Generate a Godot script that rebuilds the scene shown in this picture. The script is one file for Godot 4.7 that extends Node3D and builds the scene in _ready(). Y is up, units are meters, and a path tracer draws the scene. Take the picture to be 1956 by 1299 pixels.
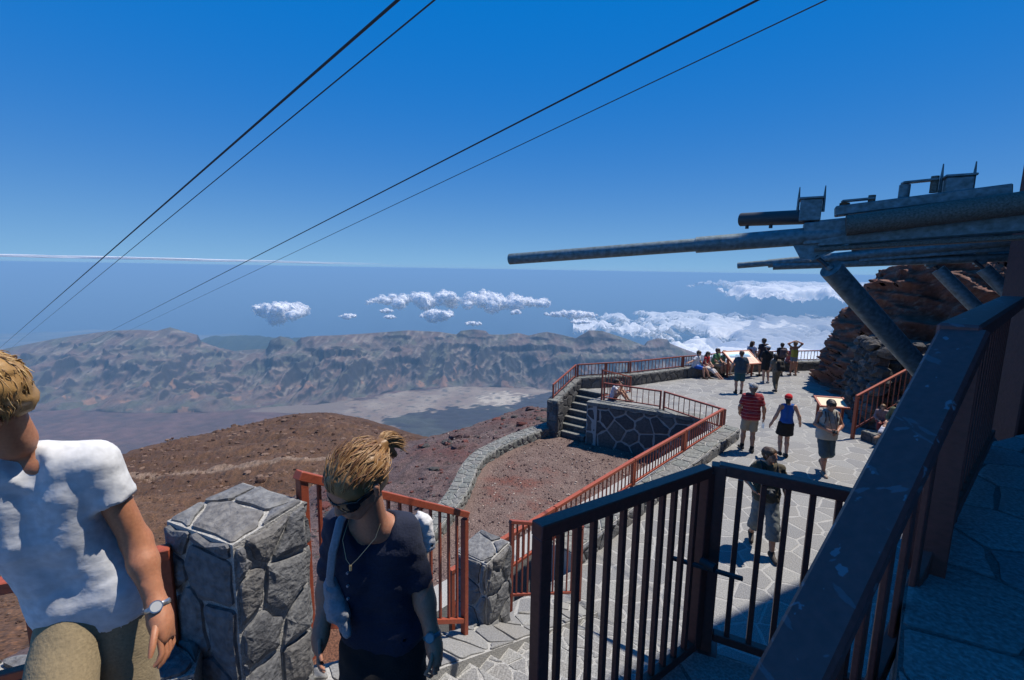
extends Node3D

const EYE := 4.5
const SUN := Vector3(0.404, 0.902, -0.157)
var M := {}
var taken := {}

# ---------------------------------------------------------------- setting up
func _ready():
	set_camera()
	set_sky()
	make_materials()
	build_terrain()
	build_clouds()
	build_station()
	build_terrace()
	build_railings()
	build_rock()
	build_machinery()
	build_cables()
	build_panels()
	build_people()
	build_small()

func set_camera():
	var cam := Camera3D.new()
	cam.name = "camera"
	cam.position = Vector3(0, EYE, 0)
	cam.rotation_degrees = Vector3(-8.5, 0, 0)
	cam.rotate_object_local(Vector3(0, 0, 1), deg_to_rad(0.93))
	cam.fov = 71.63
	cam.near = 0.05
	cam.far = 400000.0
	add_child(cam)
	cam.current = true

func set_sky():
	var e := Environment.new()
	e.background_mode = Environment.BG_SKY
	var s := ProceduralSkyMaterial.new()
	s.sky_top_color = Color(0.0, 0.142, 0.49).linear_to_srgb()
	s.sky_horizon_color = Color(0.20, 0.39, 0.60).linear_to_srgb()
	s.sky_curve = 0.085
	s.ground_horizon_color = Color(0.24, 0.40, 0.60).linear_to_srgb()
	s.ground_bottom_color = Color(0.12, 0.14, 0.17).linear_to_srgb()
	s.ground_curve = 0.06
	s.sun_angle_max = 1.0
	var sky := Sky.new()
	sky.sky_material = s
	e.sky = sky
	e.background_energy_multiplier = 1.0
	e.tonemap_mode = Environment.TONE_MAPPER_LINEAR
	e.tonemap_exposure = 1.22
	e.ambient_light_source = Environment.AMBIENT_SOURCE_SKY
	e.fog_enabled = true
	e.fog_density = 0.000055
	e.fog_light_color = Color(0.63, 0.83, 1.0)
	e.sdfgi_enabled = true
	e.ssao_enabled = true
	e.ssil_enabled = true
	var w := WorldEnvironment.new()
	w.name = "world_environment"
	w.environment = e
	add_child(w)
	var l := DirectionalLight3D.new()
	l.name = "sun"
	l.light_energy = 1.6
	l.light_color = Color(1.0, 0.965, 0.91)
	l.light_angular_distance = 0.55
	l.shadow_enabled = true
	add_child(l)
	l.look_at_from_position(SUN * 100.0, Vector3.ZERO, Vector3(0, 0, 1))

# ---------------------------------------------------------------- mesh builder
class MB:
	var v := PackedVector3Array()
	var n := PackedVector3Array()
	var c := PackedColorArray()
	var col := Color(1, 1, 1)
	func tri(a: Vector3, b: Vector3, d: Vector3, out: Vector3):
		var m := (d - a).cross(b - a)
		if m.length_squared() < 1e-16: return
		m = m.normalized()
		if m.dot(out) < 0.0:
			v.append(a); v.append(d); v.append(b)
			m = -m
		else:
			v.append(a); v.append(b); v.append(d)
		n.append(m); n.append(m); n.append(m)
		c.append(col); c.append(col); c.append(col)
	func quad(a, b, d, e, out):
		tri(a, b, d, out); tri(a, d, e, out)
	func box(t: Transform3D, s: Vector3, bev := 0.004):
		var h := s * 0.5
		bev = min(bev, min(h.x, min(h.y, h.z)) * 0.6)
		var p := {}
		for sx in [-1, 1]:
			for sy in [-1, 1]:
				for sz in [-1, 1]:
					p[[sx, sy, sz, 0]] = t * Vector3(sx * h.x, sy * (h.y - bev), sz * (h.z - bev))
					p[[sx, sy, sz, 1]] = t * Vector3(sx * (h.x - bev), sy * h.y, sz * (h.z - bev))
					p[[sx, sy, sz, 2]] = t * Vector3(sx * (h.x - bev), sy * (h.y - bev), sz * h.z)
					tri(p[[sx, sy, sz, 0]], p[[sx, sy, sz, 1]], p[[sx, sy, sz, 2]], t.basis * Vector3(sx, sy, sz))
		for s1 in [-1, 1]:
			quad(p[[s1, -1, -1, 0]], p[[s1, 1, -1, 0]], p[[s1, 1, 1, 0]], p[[s1, -1, 1, 0]], t.basis * Vector3(s1, 0, 0))
			quad(p[[-1, s1, -1, 1]], p[[1, s1, -1, 1]], p[[1, s1, 1, 1]], p[[-1, s1, 1, 1]], t.basis * Vector3(0, s1, 0))
			quad(p[[-1, -1, s1, 2]], p[[1, -1, s1, 2]], p[[1, 1, s1, 2]], p[[-1, 1, s1, 2]], t.basis * Vector3(0, 0, s1))
			for s2 in [-1, 1]:
				quad(p[[s1, s2, -1, 0]], p[[s1, s2, 1, 0]], p[[s1, s2, 1, 1]], p[[s1, s2, -1, 1]], t.basis * Vector3(s1, s2, 0))
				quad(p[[s1, -1, s2, 0]], p[[s1, 1, s2, 0]], p[[s1, 1, s2, 2]], p[[s1, -1, s2, 2]], t.basis * Vector3(s1, 0, s2))
				quad(p[[-1, s1, s2, 1]], p[[1, s1, s2, 1]], p[[1, s1, s2, 2]], p[[-1, s1, s2, 2]], t.basis * Vector3(0, s1, s2))
	# a bar from a to b, w across and h along up
	func beam(a: Vector3, b: Vector3, w: float, h: float, up := Vector3.UP, bev := 0.004):
		var z := (b - a)
		var L := z.length()
		z = z / L
		var x := up.cross(z).normalized()
		var y := z.cross(x)
		box(Transform3D(Basis(x, y, z), (a + b) * 0.5), Vector3(w, h, L), bev)
	# a smooth tube along points; radii one per point; squash flattens it along side2
	func tube(pts: PackedVector3Array, radii: PackedFloat32Array, sides := 8, caps := true, squash := 1.0, ref := Vector3.UP):
		var rings := []
		var m := pts.size()
		var nr := []
		for i in m:
			var t := (pts[min(i + 1, m - 1)] - pts[max(i - 1, 0)]).normalized()
			var x := ref.cross(t)
			if x.length() < 0.05: x = Vector3(0.3, 0.1, 1).cross(t)
			x = x.normalized()
			var y := t.cross(x)
			var ring := PackedVector3Array()
			var nn := PackedVector3Array()
			for k in sides:
				var g := TAU * k / sides
				var q := x * cos(g) + y * sin(g) * squash
				ring.append(pts[i] + q * radii[i])
				nn.append((x * cos(g) * squash + y * sin(g)).normalized())
			rings.append(ring); nr.append(nn)
		for i in m - 1:
			for k in sides:
				var k2 := (k + 1) % sides
				var idx := [[i, k], [i + 1, k], [i + 1, k2], [i, k], [i + 1, k2], [i, k2]]
				for e in idx:
					v.append(rings[e[0]][e[1]]); n.append(nr[e[0]][e[1]]); c.append(col)
		if caps:
			for e in [0, m - 1]:
				var o: Vector3 = (pts[0] - pts[1]) if e == 0 else (pts[m - 1] - pts[m - 2])
				for k in sides:
					tri(pts[e], rings[e][k], rings[e][(k + 1) % sides], o)
	func rod(a: Vector3, b: Vector3, r: float, sides := 12, r2 := -1.0):
		tube(PackedVector3Array([a, b]), PackedFloat32Array([r, r if r2 < 0 else r2]), sides)
	func grid(nx: int, ny: int, p: PackedVector3Array, cc: PackedColorArray, up := Vector3.UP, skip := PackedByteArray()):
		var nn := PackedVector3Array()
		nn.resize(p.size())
		for j in ny:
			for i in nx:
				var dx := p[j * nx + min(i + 1, nx - 1)] - p[j * nx + max(i - 1, 0)]
				var dy := p[min(j + 1, ny - 1) * nx + i] - p[max(j - 1, 0) * nx + i]
				var m := dx.cross(dy).normalized()
				nn[j * nx + i] = m if m.dot(up) >= 0 else -m
		for j in ny - 1:
			for i in nx - 1:
				var a := j * nx + i
				if skip.size() > 0 and skip[a] == 1: continue
				var f := (p[a + nx + 1] - p[a]).cross(p[a + 1] - p[a]).dot(up) > 0
				for k in ([a, a + 1, a + nx + 1, a, a + nx + 1, a + nx] if f else [a, a + nx + 1, a + 1, a, a + nx, a + nx + 1]):
					v.append(p[k]); n.append(nn[k]); c.append(cc[k])
	func mesh() -> ArrayMesh:
		var arr := []
		arr.resize(Mesh.ARRAY_MAX)
		arr[Mesh.ARRAY_VERTEX] = v
		arr[Mesh.ARRAY_NORMAL] = n
		arr[Mesh.ARRAY_COLOR] = c
		var m := ArrayMesh.new()
		m.add_surface_from_arrays(Mesh.PRIMITIVE_TRIANGLES, arr)
		return m

func numbered(called: String) -> String:
	taken[called] = taken.get(called, -1) + 1
	return called if taken[called] == 0 else "%s_%03d" % [called, taken[called]]

func part(parent: Node, called: String, b, mat: Material) -> MeshInstance3D:
	var o := MeshInstance3D.new()
	o.mesh = b.mesh() if b is MB else b
	o.material_override = mat
	o.name = called
	parent.add_child(o, true)
	return o

func thing(called: String, label: String, category: String, at := Vector3.ZERO, group := "") -> Node3D:
	var o := Node3D.new()
	o.name = numbered(called)
	o.position = at
	o.set_meta("label", label)
	o.set_meta("category", category)
	if group != "": o.set_meta("group", group)
	add_child(o)
	return o

func tagged(called: String, b, mat: Material, label: String, category: String, group := "") -> MeshInstance3D:
	var o := part(self, numbered(called), b, mat)
	o.set_meta("label", label)
	o.set_meta("category", category)
	if group != "": o.set_meta("group", group)
	return o

func structure(called: String, b, mat: Material) -> MeshInstance3D:
	var o := part(self, numbered(called), b, mat)
	o.set_meta("kind", "structure")
	return o

func struct_root(called: String, at := Vector3.ZERO) -> Node3D:
	var o := Node3D.new()
	o.name = numbered(called)
	o.position = at
	o.set_meta("kind", "structure")
	add_child(o)
	return o

func ground(z: float) -> float:
	return -0.03 * max(0.0, -z - 9.0)

func ipol(t: Array, x: float) -> float:
	if x <= t[0][0]: return t[0][1]
	for i in t.size() - 1:
		if x <= t[i + 1][0]:
			return lerp(float(t[i][1]), float(t[i + 1][1]), (x - t[i][0]) / (t[i + 1][0] - t[i][0]))
	return t[-1][1]

func noise(seed_: int, freq: float, oct := 4, kind := FastNoiseLite.TYPE_SIMPLEX_SMOOTH, frac := FastNoiseLite.FRACTAL_FBM) -> FastNoiseLite:
	var f := FastNoiseLite.new()
	f.seed = seed_
	f.frequency = freq
	f.noise_type = kind
	f.fractal_type = frac
	f.fractal_octaves = oct
	return f

# ---------------------------------------------------------------- materials
func lin(r: float, g: float, b: float) -> Color:
	return Color(r, g, b).linear_to_srgb()

func noise_tex(seed_: int, freq: float, c0: Color, c1: Color, mid := 0.5, size := 512, oct := 5) -> NoiseTexture2D:
	var t := NoiseTexture2D.new()
	t.width = size; t.height = size
	t.seamless = true
	t.noise = noise(seed_, freq, oct)
	var g := Gradient.new()
	g.offsets = PackedFloat32Array([0.0, mid, 1.0])
	g.colors = PackedColorArray([c0, c0.lerp(c1, 0.5), c1])
	t.color_ramp = g
	return t

func noise_bump(seed_: int, freq: float, strength := 6.0, size := 512, oct := 5) -> NoiseTexture2D:
	var t := NoiseTexture2D.new()
	t.width = size; t.height = size
	t.seamless = true
	t.as_normal_map = true
	t.bump_strength = strength
	t.noise = noise(seed_, freq, oct)
	return t

func mat(c: Color, rough := 0.8, tex: Texture2D = null, bump: Texture2D = null, scale := 1.0, bump_k := 1.0, world := true) -> StandardMaterial3D:
	var m := StandardMaterial3D.new()
	m.albedo_color = c
	m.roughness = rough
	if tex: m.albedo_texture = tex
	if bump:
		m.normal_enabled = true
		m.normal_texture = bump
		m.normal_scale = bump_k
	if tex or bump:
		m.uv1_triplanar = true
		m.uv1_world_triplanar = world
		m.uv1_scale = Vector3.ONE * scale
	return m

func make_materials():
	var grain := noise_tex(3, 0.02, Color(0.72, 0.72, 0.72), Color(1, 1, 1))
	var blotch := noise_tex(5, 0.012, Color(0.60, 0.60, 0.62), Color(1, 1, 1), 0.45)
	var fine := noise_tex(8, 0.06, Color(0.62, 0.62, 0.62), Color(1, 1, 1))
	var b1 := noise_bump(11, 0.02, 8.0)
	var b2 := noise_bump(12, 0.06, 6.0)
	M.speck = noise_tex(61, 0.05, Color(0.30, 0.28, 0.28), Color(1, 1, 1), 0.5)
	M.blotch = blotch; M.grain = grain; M.fine = fine; M.b1 = b1; M.b2 = b2
	# paving slabs, wall stones, mortar
	M.slab = []
	for k in [[0.31, 0.31, 0.31], [0.35, 0.352, 0.35], [0.285, 0.288, 0.295], [0.33, 0.325, 0.315], [0.375, 0.375, 0.365]]:
		M.slab.append(mat(lin(k[0], k[1], k[2]), 0.85, fine, b1, 1.6, 0.7))
	M.wallstone = []
	for k in [[0.105, 0.105, 0.11], [0.13, 0.13, 0.13], [0.15, 0.145, 0.135], [0.09, 0.092, 0.098], [0.17, 0.17, 0.165]]:
		M.wallstone.append(mat(lin(k[0], k[1], k[2]), 0.85, blotch, b1, 1.8, 1.0))
	M.pillarstone = []
	for k in [[0.20, 0.205, 0.215], [0.17, 0.175, 0.185], [0.235, 0.24, 0.245], [0.215, 0.21, 0.205]]:
		M.pillarstone.append(mat(lin(k[0], k[1], k[2]), 0.8, blotch, b1, 2.6, 1.3))
	M.capstone = []
	for k in [[0.25, 0.26, 0.24], [0.21, 0.225, 0.21], [0.28, 0.285, 0.265], [0.235, 0.235, 0.22]]:
		M.capstone.append(mat(lin(k[0], k[1], k[2]), 0.85, blotch, b1, 2.0, 0.8))
	M.mortar = mat(lin(0.52, 0.515, 0.50), 0.95, fine, b2, 2.0, 0.8)
	M.mortar_dark = mat(lin(0.22, 0.22, 0.21), 0.95, fine, b2, 2.0, 0.8)
	M.lavastone = []
	for k in [[0.075, 0.072, 0.07], [0.10, 0.092, 0.085], [0.06, 0.06, 0.064], [0.13, 0.09, 0.075], [0.16, 0.155, 0.15]]:
		M.lavastone.append(mat(lin(k[0], k[1], k[2]), 0.95, blotch, b1, 2.4, 1.6))
	# painted steel
	var wear := noise_tex(21, 0.03, Color(0.78, 0.76, 0.76), Color(1, 1, 1), 0.4)
	M.orange = mat(lin(0.36, 0.078, 0.036), 0.55, wear, b2, 2.0, 0.15)
	M.orange2 = mat(lin(0.30, 0.07, 0.042), 0.55, wear, b2, 2.0, 0.15)
	M.shaded_orange = mat(lin(0.22, 0.058, 0.042), 0.45, wear, b2, 2.0, 0.12)  # darker copy of the orange paint, shade put into the colour
	M.chipped = mat(Color.WHITE, 0.45, chip_tex(), b2, 1.0, 0.12)
	M.steel = mat(lin(0.24, 0.32, 0.36), 0.5, noise_tex(31, 0.02, Color(0.55, 0.55, 0.52), Color(1, 1, 1), 0.45), b2, 2.2, 0.25)
	M.steel.metallic = 0.35
	M.rustysteel = mat(lin(0.24, 0.23, 0.21), 0.65, noise_tex(33, 0.05, Color(0.45, 0.40, 0.34), Color(1, 1, 1), 0.4), b2, 3.0, 0.5)
	M.rustysteel.metallic = 0.2
	M.rust = mat(lin(0.22, 0.09, 0.04), 0.8, fine, b2, 6.0, 0.6)
	M.blacksteel = mat(lin(0.03, 0.035, 0.04), 0.5)
	M.rope = mat(lin(0.035, 0.04, 0.045), 0.6)
	M.stationred = mat(lin(0.085, 0.024, 0.02), 0.6, wear, b2, 1.0, 0.2)
	M.concrete = mat(lin(0.28, 0.28, 0.27), 0.9, blotch, b2, 0.8, 0.4)

# brown paint with chips that bare a grey-blue primer
func chip_tex() -> ImageTexture:
	var n := 512
	var img := Image.create(n, n, false, Image.FORMAT_RGB8)
	var a := noise(41, 0.02, 4)
	var b := noise(42, 0.05, 3)
	var paint := lin(0.17, 0.055, 0.05)
	var primer := lin(0.20, 0.25, 0.30)
	for y in n:
		for x in n:
			var q := a.get_noise_2d(x, y) + 0.35 * b.get_noise_2d(x, y)
			var k := 1.0 if q > 0.55 else (0.0 if q < 0.535 else 0.6)
			var s := 0.92 + 0.16 * b.get_noise_2d(x + 900, y)
			img.set_pixel(x, y, Color(paint.r * s, paint.g * s, paint.b * s).lerp(primer, k))
	return ImageTexture.create_from_image(img)

# ---------------------------------------------------------------- the land
const SLOPE := 0.01628  # the camera's small roll
# direction (x / depth, drop / depth) seen at a picture point of the photograph, taken once to survey the land
func sight(px: float, py: float) -> Vector2:
	var d := Vector3((px - 978.0) / 900.0, -(py - 649.5) / 900.0, -1.0)
	var bs := Basis(Vector3.RIGHT, deg_to_rad(-8.5)) * Basis(Vector3.BACK, deg_to_rad(0.93))
	d = bs * d
	return Vector2(d.x / -d.z, d.y / -d.z)

const RIDGE := [[-400, 700], [-150, 690], [0, 668], [40, 660], [100, 648], [150, 640], [210, 632], [265, 630], [300, 632], [325, 625], [345, 631], [378, 640], [384, 652], [400, 658], [425, 668], [440, 671], [510, 666], [516, 650], [535, 642], [556, 648], [565, 654], [575, 645], [600, 642], [650, 640], [700, 637], [780, 631], [840, 634], [872, 639], [880, 632], [905, 629], [928, 632], [935, 639], [965, 639], [990, 636], [1010, 641], [1030, 636], [1045, 634], [1075, 640], [1100, 646], [1117, 636], [1125, 631], [1150, 632], [1175, 640], [1205, 650], [1230, 660], [1236, 652], [1255, 646], [1275, 648], [1280, 656], [1310, 668], [1340, 678], [1450, 700], [1800, 740]]
const FOOT := [[-400, 790], [0, 786], [150, 784], [280, 790], [430, 786], [500, 778], [600, 774], [680, 764], [740, 750], [820, 742], [900, 738], [1000, 741], [1060, 746], [1200, 752], [1800, 775]]
const BACK := [[-400, 2100], [0, 2000], [300, 1900], [430, 2300], [520, 1700], [620, 1300], [800, 1000], [1000, 900], [1130, 1000], [1300, 1300], [1800, 1500]]
const FLOOR := -1450.0

func land_material(scale: float, k := 0.5, tex: Texture2D = null) -> StandardMaterial3D:
	var m := mat(Color.WHITE, 0.95, tex if tex else M.grain, M.b1, scale, k)
	m.vertex_color_use_as_albedo = true
	return m

func build_terrain():
	# the sea, far below
	var b := MB.new()
	b.col = Color(0.010, 0.035, 0.085)
	for k in 96:
		var g0 := TAU * k / 96
		var g1 := TAU * (k + 1) / 96
		var q := -3550.0
		var rr := [0.0, 20000.0, 60000.0, 150000.0]
		for i in 3:
			b.quad(Vector3(cos(g0) * rr[i], q, sin(g0) * rr[i]), Vector3(cos(g1) * rr[i], q, sin(g1) * rr[i]), Vector3(cos(g1) * rr[i + 1], q, sin(g1) * rr[i + 1]), Vector3(cos(g0) * rr[i + 1], q, sin(g0) * rr[i + 1]), Vector3.UP)
	var ms := mat(lin(0.010, 0.04, 0.10), 0.35)
	structure("sea", b, ms)
	build_coast()
	build_rim()
	build_floor()
	build_forest_hill()
	build_brown_hill()
	build_scree()

func build_coast():
	var nx := 120
	var ny := 40
	var P := PackedVector3Array(); var C := PackedColorArray()
	var f := noise(77, 0.0006, 5)
	var e := noise(78, 0.00012, 3)
	for j in ny:
		for i in nx:
			var x: float = lerp(-36000.0, 9000.0, i / float(nx - 1))
			var far: float = 25500.0 + 3500.0 * e.get_noise_2d(x, 3.0) - 0.12 * absf(x + 14000.0)
			var z: float = -lerp(9000.0, far, j / float(ny - 1))
			var s := f.get_noise_2d(x, z)
			P.append(Vector3(x, -3535.0 + 60.0 * s + 900.0 * pow(1.0 - j / float(ny - 1), 1.6) - (60.0 if j == ny - 1 else 0.0), z))
			C.append(Color(0.12, 0.105, 0.085).lerp(Color(0.42, 0.36, 0.30), clamp(s * 1.6, 0.0, 1.0)).lerp(Color(0.05, 0.07, 0.05), clamp(-s * 1.6, 0.0, 1.0)))
	var b := MB.new()
	b.grid(nx, ny, P, C)
	structure("coastal_plain", b, land_material(0.002, 0.2))
	# a lone cone on the coast
	b = MB.new()
	P = PackedVector3Array(); C = PackedColorArray()
	for j in 14:
		for i in 40:
			var r: float = lerp(60.0, 1300.0, j / 13.0)
			var g := TAU * i / 39.0
			P.append(Vector3(-11700 + cos(g) * r * 1.3, -3530 + 430.0 * pow(1.0 - j / 13.0, 1.3) + 30.0 * f.get_noise_2d(cos(g) * r * 3, sin(g) * r * 3), -19500 + sin(g) * r))
			C.append(Color(0.11, 0.09, 0.08))
	b.grid(40, 14, P, C)
	structure("coastal_hill", b, land_material(0.002, 0.2))

func build_rim():
	var nx := 900
	var ny := 150
	var P := PackedVector3Array(); var C := PackedColorArray()
	P.resize(nx * ny); C.resize(nx * ny)
	var ridged := noise(101, 0.00125, 4, FastNoiseLite.TYPE_SIMPLEX_SMOOTH, FastNoiseLite.FRACTAL_RIDGED)
	var big := noise(102, 0.0009, 3)
	var fine := noise(103, 0.007, 4)
	var wob := noise(104, 0.002, 3)
	var patch := noise(105, 0.0021, 4)
	var streak := noise(106, 0.011, 3)
	for i in nx:
		var px: float = lerp(-330.0, 1640.0, i / float(nx - 1))
		var sf := sight(px, ipol(FOOT, px))
		var sr := sight(px, ipol(RIDGE, px))
		var d0 := FLOOR / sf.y
		var d1 := d0 + ipol(BACK, px)
		var y1 := sr.y * d1
		var ym := 0.0
		for q in 9: ym += sight(px, ipol(RIDGE, px + (q - 4) * 22.0)).y * d1 / 9.0
		for j in ny:
			var t := j / float(ny - 9)
			var d: float
			var y: float
			var x: float
			if t <= 1.0:
				d = lerp(d0, d1, t)
				x = lerp(sf.x, sr.x, t) * d
				var fade := pow(sin(PI * pow(t, 0.75)), 0.7)
				var rg := ridged.get_noise_2d(x, d * 0.55)
				var g: float = pow(t, 1.15) * 0.9 + 0.1 * t
				y = lerp(FLOOR, lerp(ym, y1, smoothstep(0.80, 0.97, t)), g) + (175.0 * rg + 60.0 * big.get_noise_2d(x, d) - 40.0) * fade
				# hard beds stand out as cliffs, soft ones as slopes
				var hh := (y - FLOOR) / 640.0 + 0.05 * wob.get_noise_2d(x, d)
				var lift := 0.0
				for bed in [[0.80, 0.16], [0.60, 0.10], [0.42, 0.07]]:
					var keep: float = clamp(0.55 + 1.9 * big.get_noise_2d(x * 1.9 + bed[0] * 9000.0, d), 0.0, 1.0)
					lift += bed[1] * keep * (smoothstep(bed[0] - 0.035, bed[0], hh) - smoothstep(bed[0], bed[0] + 0.22, hh))
				y += lift * 640.0 * min(1.0, 3.0 * (1.0 - t))
				y += 8.0 * fine.get_noise_2d(x, d) * fade
			else:
				var back := (t - 1.0) * (ny - 9)
				d = d1 + back * 130.0
				y = y1 - back * 22.0 - back * back * 9.0
				x = sr.x * d
			P[j * nx + i] = Vector3(x, EYE + y, -d)
	for i in nx:
		for j in ny:
			var p := P[j * nx + i]
			var t := j / float(ny - 9)
			var e1 := P[min(j + 1, ny - 1) * nx + i] - P[max(j - 1, 0) * nx + i]
			var e2 := P[j * nx + min(i + 1, nx - 1)] - P[j * nx + max(i - 1, 0)]
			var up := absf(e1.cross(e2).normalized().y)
			# what it is made of: dark rock with shade painted in where it is steep, grey brown scree, green scrub, pale and red slides
			var col := Color(0.145, 0.112, 0.094)
			var pt := patch.get_noise_2d(p.x, p.z)
			col = col.lerp(Color(0.105, 0.108, 0.072), clamp(pt * 2.4, 0.0, 0.85))
			col = col.lerp(Color(0.175, 0.105, 0.082), clamp(-pt * 2.0, 0.0, 0.75))
			var st := streak.get_noise_2d(p.x + p.z * 0.15, p.z * 0.18)
			col = col.lerp(Color(0.32, 0.265, 0.215), clamp((st - 0.16) * 2.8, 0.0, 0.75) * smoothstep(0.08, 0.3, t) * smoothstep(0.6, 0.75, up))
			col = col.lerp(Color(0.034, 0.029, 0.03), smoothstep(0.84, 0.62, up + 0.08 * fine.get_noise_2d(p.x * 2.0, p.z * 2.0)))  # steep faces coloured darker than the rock, standing in for their shade
			var oc := patch.get_noise_2d(p.x * 1.5 + 4000.0, p.z * 1.5)
			if t < 0.3 and oc > 0.40: col = Color(0.30, 0.17, 0.11)
			C[j * nx + i] = col * (0.92 + 0.25 * fine.get_noise_2d(p.x * 1.5, p.z * 1.5))
	var b := MB.new()
	b.grid(nx, ny, P, C)
	structure("caldera_rim_hills", b, land_material(0.004, 0.6))

func inside(poly: PackedVector2Array, p: Vector2) -> bool:
	return Geometry2D.is_point_in_polygon(p, poly)

func build_floor():
	var nx := 420
	var ny := 260
	var P := PackedVector3Array(); var C := PackedColorArray()
	P.resize(nx * ny); C.resize(nx * ny)
	var f := noise(120, 0.0016, 5)
	var g := noise(121, 0.008, 4)
	var w := noise(122, 0.004, 3)
	var lava := PackedVector2Array([Vector2(-1300, -4420), Vector2(-700, -4760), Vector2(6, -4818), Vector2(130, -5150), Vector2(268, -5358), Vector2(476, -5514), Vector2(1600, -5500), Vector2(1600, -3000), Vector2(-202, -3200), Vector2(-900, -3700), Vector2(-1100, -4200)])
	var plain := PackedVector2Array([Vector2(-1300, -4150), Vector2(-1720, -4520), Vector2(-1700, -5050), Vector2(-1150, -5500), Vector2(-700, -5750), Vector2(153, -5800), Vector2(900, -5900), Vector2(2200, -5900), Vector2(2200, -5000), Vector2(400, -4500), Vector2(-900, -4150)])
	for j in ny:
		var d: float = 2300.0 * pow(7200.0 / 2300.0, j / float(ny - 1))
		for i in nx:
			var q: float = lerp(-1.45, 1.1, i / float(nx - 1))
			var x := q * d
			var p := Vector2(x, -d) + Vector2(w.get_noise_2d(x, d), w.get_noise_2d(x + 5000, d)) * 190.0
			var n1 := f.get_noise_2d(x, d)
			var n2 := g.get_noise_2d(x, d)
			var y := FLOOR + 10.0 * n1
			var col := Color(0.105, 0.066, 0.060).lerp(Color(0.15, 0.085, 0.075), clamp(0.5 + n1 * 1.6, 0.0, 1.0))
			col = col * (0.9 + 0.45 * n2)
			if inside(plain, p):
				var sc: float = clamp(0.45 + 1.8 * n1, 0.0, 1.0)
				col = Color(0.25, 0.185, 0.145).lerp(Color(0.33, 0.27, 0.215), sc) * (1.0 + 0.25 * n2)
				if Vector2(x + 60, d - 5150).length() < 260.0 + 500.0 * n2: col = Color(0.52, 0.45, 0.36)
				if n2 > 0.33: col = Color(0.11, 0.10, 0.085)
			elif absf(x + 2100) < 500 + 600 * n1 and d > 4550: col = Color(0.20, 0.155, 0.125)
			if inside(lava, p):
				col = Color(0.030, 0.026, 0.032).lerp(Color(0.062, 0.066, 0.052), clamp(n1 * 2.0 + (4500.0 - d) / 900.0, 0.0, 0.8)) * (1.0 + 0.5 * n2)
				y += 12.0 + 14.0 * n2
			else: y += 5.0 * n2
			P[j * nx + i] = Vector3(x, EYE + y, -d)
			C[j * nx + i] = col
	var b := MB.new()
	b.grid(nx, ny, P, C)
	structure("caldera_floor", b, land_material(0.006, 0.7))

func build_forest_hill():
	var b := MB.new()
	var P := PackedVector3Array(); var C := PackedColorArray()
	var f := noise(131, 0.0011, 5)
	for j in 24:
		for i in 90:
			var x: float = lerp(-7800.0, -4300.0, i / 89.0)
			var z: float = lerp(-8900.0, -11800.0, j / 23.0)
			var top := sin(PI * j / 23.0)
			var h: float = -2350.0 + 830.0 * top * (0.92 + 0.12 * f.get_noise_2d(x, z)) * smoothstep(0.0, 0.3, i / 89.0) + 50.0 * f.get_noise_2d(x * 3, z * 3)
			P.append(Vector3(x, h, z))
			C.append(Color(0.018, 0.036, 0.022).lerp(Color(0.035, 0.05, 0.03), 0.5 + f.get_noise_2d(x * 6, z * 6)))
	b.grid(90, 24, P, C)
	structure("forest_hill", b, land_material(0.004, 0.6))

const BROWN := [[-320, 1040], [-150, 985], [0, 945], [120, 905], [235, 868], [300, 850], [400, 826], [470, 812], [520, 800], [560, 791], [600, 787], [640, 788], [690, 797], [740, 812], [800, 830], [850, 845], [885, 858], [930, 885], [1000, 930], [1120, 1000]]
const BROWN_D := [[-320, 40], [0, 52], [235, 75], [400, 105], [600, 125], [800, 110], [1120, 70]]

func brown_point(px: float, t: float) -> Vector3:
	var sr := sight(px, ipol(BROWN, px))
	var sn := sight(px, 1420.0)
	var dr := ipol(BROWN_D, px)
	var d: float = 5.6 * pow(dr / 5.6, t)
	var s: float = lerp(sn.y, sr.y, 1.0 - pow(1.0 - t, 1.35))
	return Vector3(lerp(sn.x, sr.x, t) * d, EYE + s * d, -d)

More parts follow.
